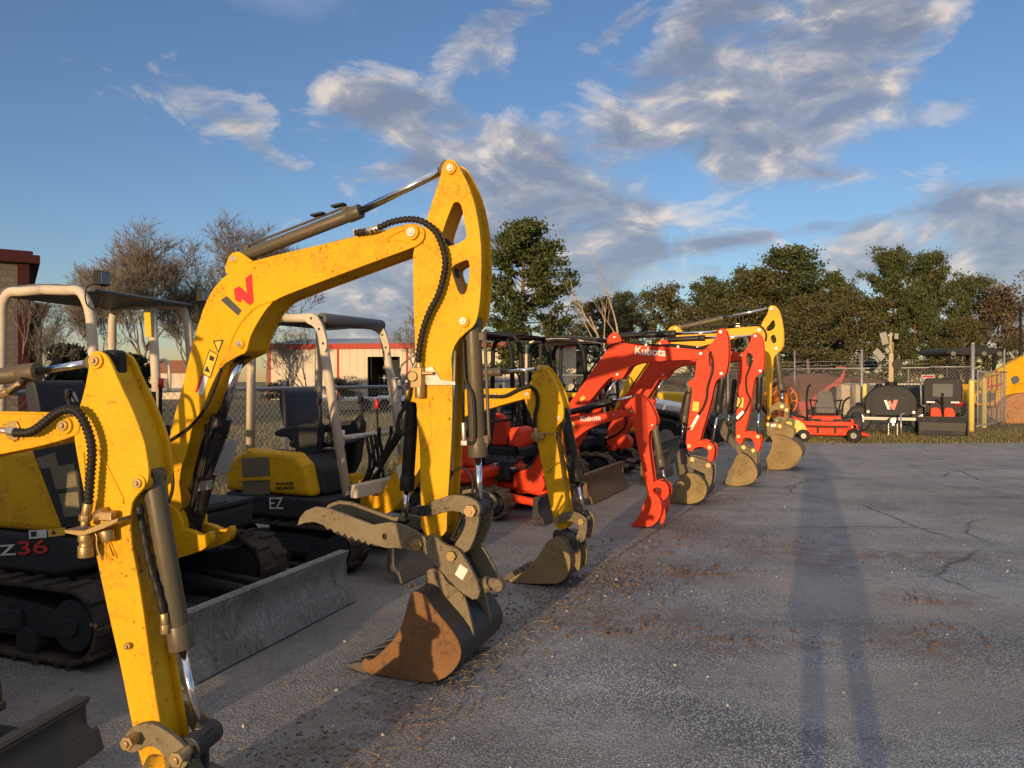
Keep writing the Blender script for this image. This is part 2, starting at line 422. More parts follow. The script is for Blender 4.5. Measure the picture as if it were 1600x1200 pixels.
    def base(s, xl=.86, r=.24, w=.3, gauge=.72, blade_x=1.6, blade_w=.87, blade_h=.40, blade_mat='blade', tmat='track', chassis='black', z0=.06):
        s.track(-gauge, xl, r, w, tmat); s.track(gauge, xl, r, w, tmat)
        b = MB(); b.box((0, 0, r * 1.35), (xl * 1.1, gauge * 1.7, r * .7)); b.pin(0, 0, 0, 0.001, .01)
        b.tube([(0, 0, r * 1.5), (0, 0, .56)], .34, 28)
        b.build('chassis', chassis, s.root, 0.01)
        b = MB(); pr = []; n = 9
        for i in range(n):
            t = i / (n - 1); z = z0 + blade_h * t; pr.append((blade_x - .045 * math.sin(math.pi * t) + .045 * (1 - t) ** 3, z))
        b.prism(pr + [(x - .022, z) for x, z in pr[::-1]], -blade_w, blade_w)
        b.prism([(blade_x + .062, z0 - .05), (blade_x + .030, z0 + .05), (blade_x + .012, z0 + .05), (blade_x + .036, z0 - .05)], -blade_w - .004, blade_w + .004)
        b.box((blade_x - .045, 0, z0 + blade_h - .015), (.07, blade_w * 2 - .01, .03))
        for sg in (-1, 1): b.prism([(blade_x - .10, z0 + .02), (blade_x - .02, z0 + .02), (blade_x - .03, z0 + blade_h - .03), (blade_x - .09, z0 + blade_h - .03)], sg * (blade_w - .008) - .007, sg * (blade_w - .008) + .007)
        o = b.build('dozer_blade', blade_mat, s.root, 0.004)
        b = MB()
        for sg in (-1, 1): b.tube([(.3, sg * .28, .30), (blade_x - .06, sg * .34, .20)], .05, 8)
        b.tube([(.45, 0, .36), (blade_x - .06, 0, .26)], .045, 12)
        b.build('blade_arm', chassis, o, 0.004)
    def body(s, hood, xr=-.95, xf=.48, yr=-.74, yl=.74, z0=.50, z1=.74, ztop=1.26, hood_y=-.22, floor=.76, seat_x=-.32, seat_y=.22, skirt='plastic'):
        b = MB(); P = [(xr, z0 + .02), (xr + .06, z0), (xf - .1, z0), (xf + .12, z0 + .06), (xf + .14, z1 - .02), (xf + .06, z1), (xr, z1)]
        b.prism(P, yr - .01, yl + .01)
        sk = b.build('lower_skirt', skirt, s.root, 0.03, 3)
        b = MB(); b.prism([(xr - .02, z1 + .006), (xf - .02, z1 + .006), (xf - .10, ztop - .10), (xf - .22, ztop), (xr + .25, ztop + .02), (xr - .02, ztop - .12)], yr, yr + .17)
        h = b.build('engine_hood', hood, s.root, 0.05, 3)
        b = MB(); b.prism([(xr, z1 + .006), (xf + .02, z1 + .006), (xf - .05, ztop - .14), (xf - .20, ztop - .05), (xr + .25, ztop - .02), (xr, ztop - .16)], yr + .15, hood_y)
        b.build('engine_cover', 'plastic', s.root, 0.04, 3)
        b = MB(); b.prism([(xr - .05, z1 + .006), (xr + .42, z1 + .006), (xr + .42, ztop - .28), (xr + .1, ztop - .2), (xr - .05, ztop - .34)], hood_y + .004, yl)
        b.build('counterweight', hood, s.root, 0.06, 3)
        b = MB(); b.box(((xf - .35) / 1 + .0, (hood_y + yl) / 2 + .01, floor), (1.0, yl - hood_y - .04, .035)); b.box((xf - .02, .2, floor + .02), (.3, .5, .02))
        b.build('operator_floor', 'plastic', s.root, 0.008)
        s.seat(seat_x, seat_y, floor)
        return sk, h
    def foot_hoses(s, x, z, n=4, r=.016):
        for i in range(n):
            y = -.10 + .2 * i / (n - 1); k = RND.uniform(-.04, .04)
            b = MB(); b.tube(catmull([(x - .62, y * 1.6, z + .10), (x - .38, y * 1.3, z + .02 + k), (x - .12, y, z + .12 + k), (x + .02, y, z + .34), (x - .02, y, z + .62)], 6), r, 8); b.build('swing_hose', 'rubber', s.root)
        b = MB(); b.box((x - .45, 0, z + .05), (.18, .30, .24)); b.build('valve_block', 'plastic', s.root, .02)
        for i in range(5):
            b = MB(); y = -.12 + .06 * i; b.tube([(x - .36, y, z + .08), (x - .30, y, z + .08)], .020, 6); b.build('hose_fitting', 'zinc', s.root)
    def seat(s, x, y, fl, mat='seat'):
        b = MB(); b.box((x, y, fl + .17), (.36, .40, .30)); b.prism(chaikin([(x - .20, fl + .34), (x + .27, fl + .36), (x + .27, fl + .45), (x - .2, fl + .44)], 2), y - .24, y + .24)
        o = b.build('seat', mat, s.root, 0.03, 3)
        b = MB(); b.prism(chaikin([(x - .24, fl + .42), (x - .12, fl + .42), (x - .22, fl + .92), (x - .30, fl + .93), (x - .36, fl + .86)], 2), y - .23, y + .23)
        b.build('seat_back', mat, o, 0.04, 3)
        for sg in (-1, 1):
            b = MB(); yy = y + sg * .33
            b.prism(chaikin([(x + .0, fl + .05), (x + .20, fl + .05), (x + .30, fl + .58), (x + .26, fl + .62), (x + .06, fl + .60), (x - .25, fl + .54), (x - .25, fl + .47), (x + .02, fl + .48)], 1), yy - .06, yy + .06)
            c = b.build('control_console', 'plastic', s.root, 0.02)
            b = MB(); b.tube(catmull([(x + .24, yy, fl + .60), (x + .27, yy, fl + .70), (x + .25, yy, fl + .80)], 4), .017, 10); b.tube([(x + .24, yy, fl + .78), (x + .255, yy, fl + .86)], .03, 12, rr=[.022, .032])
            b.tube([(x + .24, yy, fl + .60), (x + .255, yy, fl + .66)], .045, 12, rr=[.055, .022])
            b.build('joystick', 'black', c, 0.004)
        b = MB()
        for k, yy in enumerate((y - .12, y + .08)):
            b.tube(catmull([(x + .72, yy, fl), (x + .70, yy, fl + .25), (x + .80, yy, fl + .50)], 5), .012, 8); b.tube([(x + .80, yy, fl + .5), (x + .80, yy, fl + .58)], .018, 8)
        b.build('travel_lever', 'black', s.root)
    def canopy(s, xf, xr, y0, y1, zt, zf, zr, r, post, roof, lean=.12, tops=True, over=.05, bar=True, roof_th=.035, rc=.22, name='canopy'):
        b = MB(); b.prism(chaikin([(xf + over, zt - .03), (xf + over, zt + roof_th - .03), ((xf + xr) / 2, zt + roof_th + .015), (xr - over, zt + roof_th - .02), (xr - over - .01, zt - .05), ((xf + xr) / 2, zt - .005)], 1), y0 - .01, y1 + .01)
        c = b.build(name, roof, s.root, 0.012, 2)
        for y in (y0, y1):
            b = MB()
            pts = [(xf + lean, y, zf), (xf + .03, y, zt - rc * 1.3), (xf + .005, y, zt - rc * .7), (xf - rc * .35, y, zt - rc * .12), (xf - rc, y, zt - .01)]
            P = [Vector(pts[0])] + catmull(pts[1:], 5); b.tube(P + [Vector(((xf + xr) / 2, y, zt)), ], r, 12)
            b.build('front_post', post, c)
            b = MB(); pts = [(xr - .02, y, zr), (xr, y, zt - rc * 1.3), (xr + rc * .05, y, zt - rc * .6), (xr + rc * .4, y, zt - rc * .1), (xr + rc, y, zt - .01)]
            P = [Vector(pts[0])] + catmull(pts[1:], 5); b.tube(P + [Vector(((xf + xr) / 2, y, zt))], r, 12)
            b.build('rear_post', post, c)
        if bar:
            b = MB(); b.tube([(xf + lean * .55, y0, zf + .5), (xf + lean * .55, y1, zf + .5)], r * .6, 8)
            b.tube(catmull([(xf + lean * .1, y1 - .02, zt - .45), (xf + .13, y1 - .02, zt - .5), (xf + .17, y1 - .02, zt - .72), (xf + lean * .35, y1 - .02, zt - .85)], 5), r * .5, 8)
            b.build('grab_rail', post, c)
        return c
    def swing(s, x0, z, mat, hw=.12, px=None):
        b = MB(); b.prism(chaikin([(x0 - .28, z - .10), (x0 + .10, z - .14), (x0 + .16, z - .02), (x0 + .10, z + .10), (x0 - .05, z + .16), (x0 - .28, z + .12)], 1), -hw, hw)
        b.tube([(x0 - .20, 0, z - .16), (x0 - .20, 0, z + .20)], .085, 20)
        return b.build('swing_post', mat, s.root, 0.012)
def inset_open(p, d, cx, cz):
    out = []
    for i in range(len(p)):
        a, b, c = Vector(p[max(i - 1, 0)]), Vector(p[i]), Vector(p[min(i + 1, len(p) - 1)])
        t = (c - a).normalized(); n = Vector((-t.y, t.x))
        if n.dot(Vector((cx, cz)) - b) < 0: n = -n
        q = b + n * d; out.append((q.x, q.y))
    return out
# ================================================================== the big yellow machine
def K3(p): return sc_(p, .325, 260, 230)
def K4(p): return sc_(p, .325, 260, 560)
def K5(p): return sc_(p, .3, 440, 740)
def emblem(m, parent, y, bar, zig, barmat='sticker_grey', zigmat='sticker_red'):
    m.decal(parent, bar, y, barmat, 'emblem_bar'); m.decal(parent, zig, y - .0004, zigmat, 'emblem_zigzag')
def big_yellow():
    m = Mach((-.243, 4.384), 3.0, 'large yellow excavator with tall arched boom, thumb over its bucket and cream canopy', rot=rad(-20))
    m.base(xl=.82, r=.25, w=.30, gauge=.72, blade_x=1.62, blade_w=.87, blade_h=.33)
    sk, h = m.body('yellow', z0=.50, z1=.745, ztop=1.27, xf=.70, yr=-.75, seat_x=-.57, seat_y=.40)
    # dark corner panel with grilles beside the hood
    b = MB(); P = m.ats([(50, 703), (118, 688), (130, 826), (97, 826)], -.76); b.prism(P, -.765, -.40)
    pn = b.build('corner_panel', 'plastic', m.root, 0.012)
    for q in ([(56, 716), (86, 707), (92, 728), (64, 733)], [(78, 730), (116, 724), (121, 760), (88, 765)], [(92, 772), (122, 768), (126, 806), (101, 808)]):
        m.decal(pn, q, -.766, 'grille', 'grille')
    text_mesh('EZ', 'model_lettering', 'sticker_white', sk, m.at(-18, 869, -.772), m.at(24, 867, -.772), -.768, .42, bold=.01)
    text_mesh('36', 'model_number_lettering', 'sticker_red', sk, m.at(28, 867, -.772), m.at(74, 864, -.772), -.768, .42, bold=.01)
    m.decal(sk, [(45, 829), (73, 827), (73, 840), (46, 842)], -.772, 'sticker_white', 'warning_sticker')
    m.decal(sk, [(48, 831), (57, 830), (57, 838), (49, 839)], -.774, 'sticker_black', 'sticker_print')
    m.decal(sk, [(75, 827), (102, 824), (102, 836), (76, 839)], -.772, 'sticker_yellow', 'warning_sticker')
    m.decal(sk, [(80, 835), (84, 828), (88, 834)], -.774, 'sticker_black', 'sticker_print')
    c = m.canopy(.40, -.30, -.42, .68, 2.33, .78, 1.0, .034, 'cream', 'greyroof', lean=.13, over=.07, rc=.16, bar=False)
    c.rotation_euler = (0, 0, rad(9)); c.location = (-.289, .17, 0)
    p0, p1 = m.at(237, 482, .55), m.at(248, 662, .55)
    b = MB(); b.tube([(p0[0], .55, p0[1]), (p1[0], .55, p1[1])], .036, 12); po = b.build('far_post', 'cream', m.root)
    b = MB(); q0, q1 = m.at(237.5, 487, .55), m.at(239.5, 527, .55); b.hull([(x + d, y, z) for (x, z) in (q0, q1) for d in (-.032, .032) for y in (.50, .512)]); b.build('label_strip', 'sticker_yellow', po)
    b = MB(); b.tube(catmull(m.p3([(250, 565), (258, 563), (263, 572), (265, 590), (264, 612)], .45), 5), .015, 10); b.build('grab_rail', 'cream', m.root)
    b = MB()
    ex = -.555
    b.hull([(ex, .27 + -.03, 1.60), (ex, .27 + -.008, 1.60), (ex + .01, .27 + .035, 1.52), (ex + .01, .27 + .013, 1.52), (ex + .012, .27 + -.03, 1.60), (ex + .012, .27 + .035, 1.52)])
    b.hull([(ex, .27 + .02, 1.60), (ex, .27 + .045, 1.60), (ex + .01, .27 + .075, 1.52), (ex + .01, .27 + .055, 1.52), (ex + .012, .27 + .02, 1.60), (ex + .012, .27 + .075, 1.52)])
    b.build('seat_emblem', 'sticker_white', m.root)
    for sg, lamp in ((-.44, True), (.70, False)):
        x = .50 if lamp else .52
        b = MB(); b.box((x, sg + .04, 2.40), (.055, .10, .10)); o = b.build('work_light', 'black', c, 0.008)
        b = MB(); b.box((x + .03, sg + .04, 2.40), (.008, .085, .085)); b.box((x - .031, sg + .04, 2.40), (.006, .07, .07)); b.build('lens', 'lens', o, .003)
        b = MB(); b.tube(catmull([(x - .02, sg + .02, 2.36), (x - .06, sg - .03, 2.33), (x - .07, sg - .02, 2.22), (x - .02, sg + .02, 2.18), (x + .02, sg + .03, 2.27)], 6), .005, 6)
        b.build('light_cable', 'black', c)
    # posts inside carry a yellow label strip
    b = MB(); b.box((-.10, -.34, 1.36), (.50, .26, .05), Matrix.Rotation(.12, 4, 'Y')); b.build('side_tray', 'plastic', m.root, .01)
    b = MB(); b.tube(m.p3([(250, 660), (251, 606)], .40), .013, 8); b.tube(m.p3([(243, 690), (240, 612)], .40), .016, 8); b.build('blade_lever', 'black', m.root)
    b = MB(); b.tube(m.p3([(251, 606), (252, 591)], .40), .020, 10); b.build('lever_knob', 'sticker_red', m.root)
    # swing post and boom
    m.swing(*_sw(m, 280, 812), 'yellow'); m.foot_hoses(_sw(m, 285, 812)[0], .62)
    hw = .105
    outer = [(262, 806), (255, 780), (256, 750), (260, 713), (270, 657)] + K3([(65, 1200), (120, 960), (150, 860), (185, 750), (230, 670), (290, 610), (360, 570), (440, 540), (600, 500), (800, 455), (940, 420), (1040, 400), (1120, 378), (1180, 363), (1222, 375), (1241, 405), (1238, 440), (1218, 465), (1185, 482), (1000, 550), (800, 625), (600, 700), (520, 735), (478, 775), (432, 850), (408, 900), (396, 950), (388, 985), (355, 998), (310, 1020), (265, 1056)]) + [(341, 580), (327, 609), (318, 635), (299, 667), (294, 700), (278, 745), (284, 790), (277, 808)]
    bo = m.arm('boom', outer, hw, 'yellow', recess=.010, smooth=1, th=.018, bev=.004)
    # raised doubling plate round the bend
    m.plates('doubling_plate', K3([(515, 742), (440, 768), (375, 830), (330, 900), (300, 985), (262, 1052), (310, 1024), (352, 1000), (386, 988), (400, 920), (430, 858), (478, 782)]), [-hw - .003], .008, 'yellow', bo, bev=.003)
    m.plates('cylinder_lug', [(352, 425), (358, 404), (364, 396), (374, 393), (384, 399), (395, 408), (400, 407), (380, 416), (362, 430)], [-.06, .06], .025, 'yellow', bo, bev=.004)
    m.boss(bo, 365, 404.5, .065, .030, 'yellow', .012)
    m.boss(bo, 373.7, 537, hw, .034, 'yellow', .022)
    m.boss(bo, 642.5, 362.5, hw, .045, 'yellow', .022)
    emblem(m, bo, -hw - .001, K3([(262, 735), (290, 715), (362, 785), (345, 810)]), K3([(325, 682), (352, 668), (388, 702), (380, 630), (410, 608), (420, 745), (402, 760), (362, 728), (358, 748), (332, 735)]))
    st = -hw - .002
    for tri in ([(224, 930), (276, 925), (250, 992)],):
        o = m.decal(bo, K3(tri), st, 'sticker_black', 'warning_triangle'); m.decal(bo, inset(K3(tri), 2.0) if True else 0, st - .001, 'sticker_yellow', 'warning_sticker')
    m.decal(bo, K3([(207, 972), (250, 997), (212, 1110), (168, 1086)]), st, 'sticker_black', 'warning_frame')
    m.decal(bo, inset(K3([(207, 972), (250, 997), (212, 1110), (168, 1086)]), 1.3), st - .001, 'sticker_yellow', 'warning_sticker')
    m.decal(bo, K3([(212, 1000), (232, 1010), (226, 1030), (206, 1022)]), st - .002, 'sticker_black', 'sticker_print')
    m.decal(bo, K3([(196, 1050), (212, 1085), (182, 1076)]), st - .002, 'sticker_black', 'sticker_print')
    m.decal(bo, K3([(168, 1092), (202, 1106), (176, 1192), (138, 1176)]), st, 'sticker_white', 'instruction_sticker')
    m.decal(bo, K3([(168, 1092), (180, 1097), (150, 1181), (138, 1176)]), st - .001, 'sticker_red', 'sticker_print')
    for wb in (K3([(515, 738), (438, 764), (372, 826), (326, 898), (296, 985), (258, 1050)]), K3([(1060, 440), (1110, 410), (1150, 395)]), K3([(1095, 445), (1130, 450), (1165, 462)])):
        b = MB(); b.tube(catmull(m.p3(wb, -hw - .004), 4), .004, 6); b.build('weld_bead', 'yellow', bo)
    # pipes and hose along the boom
    b = MB()
    for y in (-.045, .045): b.tube(catmull([(x, y, z) for x, z in m.ats([(259, 700), (274, 618), (296, 540), (317, 478), (342, 438), (374, 412), (410, 401), (480, 385), (560, 365)], -.105)], 6), .009, 8)
    b.build('hydraulic_pipe', 'cyl', bo)
    m.hose([(555, 364), (580, 360), (592, 356), (612, 347), (640, 342.5), (662, 347), (682, 364), (693, 391), (695.5, 418), (686, 458), (670, 490), (660, 520), (655, 548), (654, 566)], .0185, -.135, ring=.028, parent=bo)
    b = MB(); b.tube(m.p3([(556, 364), (575, 360.5)], -.135), .014, 12); b.tube(m.p3([(574, 361), (592, 356)], -.135), .021, 12); b.box(m.p3([(558, 363)], -.12)[0], (.03, .05, .035))
    b.build('hose_fitting', 'zinc', bo, .002)
    m.hose([(346, 575), (330, 620), (312, 650), (290, 672), (262, 690)], .010, -.122, parent=bo)
    # boom cylinder: chrome rod up to the lug, barrel at the foot
    m.cylinder('boom_cylinder', (297, 838), (346, 652), (377, 548), .062, .034, y=0, mat='cylblack')
    m.plates('rod_guard', [(352, 690), (374, 685), (358, 738), (332, 743)], [-.085], .006, 'galv', smooth=0, bev=.002)
    m.hose([(338, 668), (330, 676), (322, 700), (313, 740), (300, 790), (296, 815)], .010, -.09)
    m.hose([(345, 680), (334, 712), (318, 748), (305, 800)], .013, -.11)
    b = MB(); b.prism(m.ats([(316, 752), (330, 750), (328, 765), (312, 767)], -.13), -.15, -.11); b.build('hose_clamp', 'zinc', m.root, .003)
    m.plates('swing_lug', [(262, 842), (276, 826), (296, 826), (320, 838), (331, 828), (334, 842), (326, 856), (300, 866), (272, 874)], [-.10, .10], .05, 'yellow')
    m.hose([(262, 782), (276, 790), (292, 800), (300, 822), (322, 846)], .012, -.05)
    # stick
    hs = .085
    so = [(688, 277), (690.5, 261), (696, 251), (705, 248), (713, 254), (722, 269), (734.5, 295), (744, 327.5), (750.5, 370), (752.3, 412), (751, 457), (747.5, 490), (741, 509), (728, 519), (712, 535), (704.5, 556), (706.5, 580), (707, 658), (699, 788), (697, 843), (658, 840), (657, 768), (656, 690), (651.6, 631), (646, 627), (637, 629), (633, 621), (634, 612), (641, 606), (647, 600), (650, 575), (648, 522), (645, 425), (646, 385), (664, 355), (672, 325), (682, 295)]
    h1 = [(710, 315), (718, 316), (722, 324), (728, 360), (729.6, 372), (715, 381), (699, 386), (690, 373), (691, 362), (705, 324)]
    h2 = [(728, 405.5), (733, 407), (734, 425), (729.6, 454), (725, 461), (716.6, 459), (710, 438), (704.6, 422), (707, 415)]
    sk2 = m.arm('stick', so, hs, 'yellow', holes=[h1, h2], recess=.028, th=.018, smooth=1, bev=.004)
    m.boss(sk2, 703, 262, hs, .036, 'yellow', .018)
    m.boss(sk2, 723.5, 501.5, hs, .036, 'yellow', .018)
    m.boss(sk2, 640, 617, .03, .03, 'yellow', .02)
    m.plates('strut', K3([(1316, 425), (1335, 420), (1395, 500), (1400, 640), (1420, 700), (1405, 705), (1385, 650), (1372, 520)]), [.0], .06, 'plastic', sk2)
    m.plates('side_rib', K4([(1200, 225), (1228, 235), (1283, 340), (1250, 440), (1222, 470), (1216, 400)]), [-hs - .002], .006, 'yellow', sk2)
    m.plates('side_rib', K3([(1207, 640), (1240, 570), (1278, 580), (1305, 650), (1290, 800), (1245, 990), (1210, 1000)]), [-hs - .001], .005, 'yellow', sk2)
    # stick cylinder on top of the boom
    m.cylinder('stick_cylinder', (372, 404), (563, 330), (700, 263), .040, .0235, mat='cyl')
    for q in ((500, 339), (532, 325)):
        x, z = m.at(*q, 0); b = MB(); b.box((x, -.02, z + .012), (.09, .05, .014), Matrix.Rotation(-.12, 4, 'Y')); b.build('cylinder_cover_tab', 'plastic', m.root, .003)
    # bucket cylinder down the front of the stick
    m.cylinder('bucket_cylinder', (738, 503), (747, 713), (749, 797), .050, .021, mat='cyl')
    b = MB()
    b.tube(catmull(m.p3([(724, 530), (726, 580), (729, 598), (738, 615), (741, 640), (742, 680), (739, 692), (728, 692)], -.06), 5), .010, 8)
    b.tube(m.p3([(724, 540), (724, 660)], -.06), .009, 8)
    b.build('bucket_hose', 'rubber', m.root)
    b = MB(); b.tube(m.p3([(724, 660), (725, 690)], -.06), .015, 8); b.box(m.p3([(726, 692)], -.06)[0], (.04, .03, .03)); b.build('hose_fitting', 'zinc', m.root, .003)
    b = MB(); b.tube(m.p3([(711, 548), (709.5, 600), (701, 740), (699, 772)], -.06), .008, 8); b.tube(m.p3([(713, 600), (704, 735), (701, 772)], -.03), .007, 8)
    b.build('stick_pipe', 'galv', m.root)
    m.hose([(700, 768), (702, 748), (712, 734), (726, 732), (736, 742), (739, 760), (737, 775)], .008, -.03)
    m.hose([(697, 768), (699, 745), (706, 737)], .008, -.05)
    m.hose([(724, 802), (712, 830), (705, 845), (714, 840), (735, 812)], .012, -.03)
    # coupling block on the stick
    b = MB()
    b.box(m.p3([(653, 590)], -.12)[0], (.07, .06, .12)); b.tube(m.p3([(655, 566), (655, 580)], -.12), .02, 8); b.tube(m.p3([(656, 598), (656, 622)], -.12), .03, 14)
    b.box(m.p3([(662, 583)], -.13)[0], (.12, .02, .018)); b.pin(*m.at(646, 588, -.15), -.17, -.09, .03)
    b.build('coupling_block', 'brass', m.root, .004)
    b = MB(); b.prism(m.ats([(664, 575), (676, 572), (690, 594), (712, 596), (712, 602), (664, 602)], -.09), -.097, -.088); b.build('coupling_bracket', 'zinc', m.root, .002)
    m.hose([(640, 590), (641, 610), (636, 630), (624, 650), (622, 668), (630, 678), (640, 670)], .011, -.1)
    # thumb and its cylinder
    m.cylinder('thumb_cylinder', (645, 625), (636, 765), (631, 812), .040, .018, y=0, mat='cylblack', extras=False)
    th = K5([(88, 268), (100, 228), (130, 192), (180, 172), (250, 180), (480, 266), (545, 254), (570, 252), (620, 262), (690, 292), (752, 330), (768, 370), (752, 405), (705, 412), (650, 392), (600, 385), (548, 386), (470, 362), (455, 372), (442, 348), (425, 360), (408, 338), (390, 350), (372, 326), (352, 336), (338, 312), (318, 322), (302, 300), (280, 306), (262, 284), (244, 290), (225, 268), (175, 250), (130, 254)])
    t = m.plates('thumb', th, [-.125, .125], .026, 'coupler', holes=[K5([(532, 312), (548, 308), (556, 325), (548, 345), (534, 340), (528, 325)])], smooth=0, bev=.003)
    b = MB(); b.prism(m.ats(K5([(330, 235), (480, 285), (600, 290), (690, 310), (690, 370), (540, 360), (400, 320), (320, 290)]), 0), -.115, .115); b.build('thumb_web', 'plastic', t, .004)
    m.pins(t, [(651, 850.5)], -.16, .16, .030, 'brass')
    # links, coupler, bucket
    lk = m.plates('bucket_link', K5([(725, 190), (745, 168), (800, 138), (880, 110), (950, 112), (1010, 135), (1036, 165), (1040, 205), (1010, 225), (960, 215), (930, 196), (880, 192), (830, 205), (770, 222), (735, 215)]), [-.125, .125], .03, 'coupler')
    m.pins(lk, [(662, 798)], -.175, .175, .028, 'plastic'); m.pins(lk, [(734.5, 798.5)], -.165, .165, .030, 'brass')
    b = MB(); x, z = m.at(749, 800, 0); b.pin(*m.at(734.5, 798.5, -.15), -.115, .115, .04); b.build('link_tube', 'blacksteel', lk)
    m.plates('coupler_link', K5([(960, 215), (1035, 205), (1030, 260), (1012, 330), (975, 410), (920, 400), (900, 372), (945, 310), (965, 255)]), [-.10, .10], .03, 'coupler')
    b = MB(); b.prism(m.ats(K5([(985, 240), (1010, 240), (1000, 320), (960, 400), (930, 390), (970, 310)]), 0), -.085, .085); b.build('link_web', 'blacksteel', m.root, .003)
    co = m.plates('quick_coupler', K5([(760, 350), (770, 312), (805, 322), (852, 368), (920, 386), (962, 442), (1042, 590), (1022, 668), (930, 608), (850, 520), (775, 442), (746, 402)]), [-.14, .14], .03, 'coupler')
    m.pins(co, [(705, 869)], -.175, .175, .024, 'brass')
    b = MB(); b.prism(m.ats(K5([(820, 380), (920, 400), (1010, 590), (930, 570), (850, 480)]), 0), -.125, .125); b.build('coupler_body', 'blacksteel', co, .004)
    m.decal(co, K5([(930, 470), (972, 500), (942, 556), (903, 525)]), -.1565, 'sticker_white', 'data_plate')
    b = MB(); b.tube(m.p3(K5([(1035, 590), (1085, 570)]), -.05), .045, 14); b.tube(m.p3(K5([(1085, 568), (1130, 572)]), -.05), .03, 10); b.pin(*m.at(779, 913, -.05), -.08, -.02, .035)
    b.build('coupler_ram', 'coupler', co, .003)
    side = K5([(675, 650), (700, 640), (742, 660), (800, 740), (880, 830), (930, 910), (940, 980), (905, 1050), (835, 1104), (740, 1119), (600, 1094), (420, 1057), (428, 985), (465, 1005), (520, 960), (590, 890), (630, 820), (650, 740)])
    bk = m.bucket(side, [0, 1, 2, 3, 4, 5, 6, 7, 8, 9, 10, 11], .32, 'steel', 'rust', K5([(750, 540), (765, 497), (800, 485), (838, 510), (868, 572), (930, 600), (962, 640), (1012, 862), (985, 845), (905, 705), (800, 640), (752, 592)]), 5, (540, 1048), ear_y=.13, ear_mat='coupler', shell_mat='blacksteel')
    m.pins(bk, K5([(785, 535), (920, 640)]), -.155, .155, .028, 'coupler', nut=False)
    return m
def _sw(m, px, py):
    x, z = m.at(px, py, 0); return x, z
m1 = big_yellow()

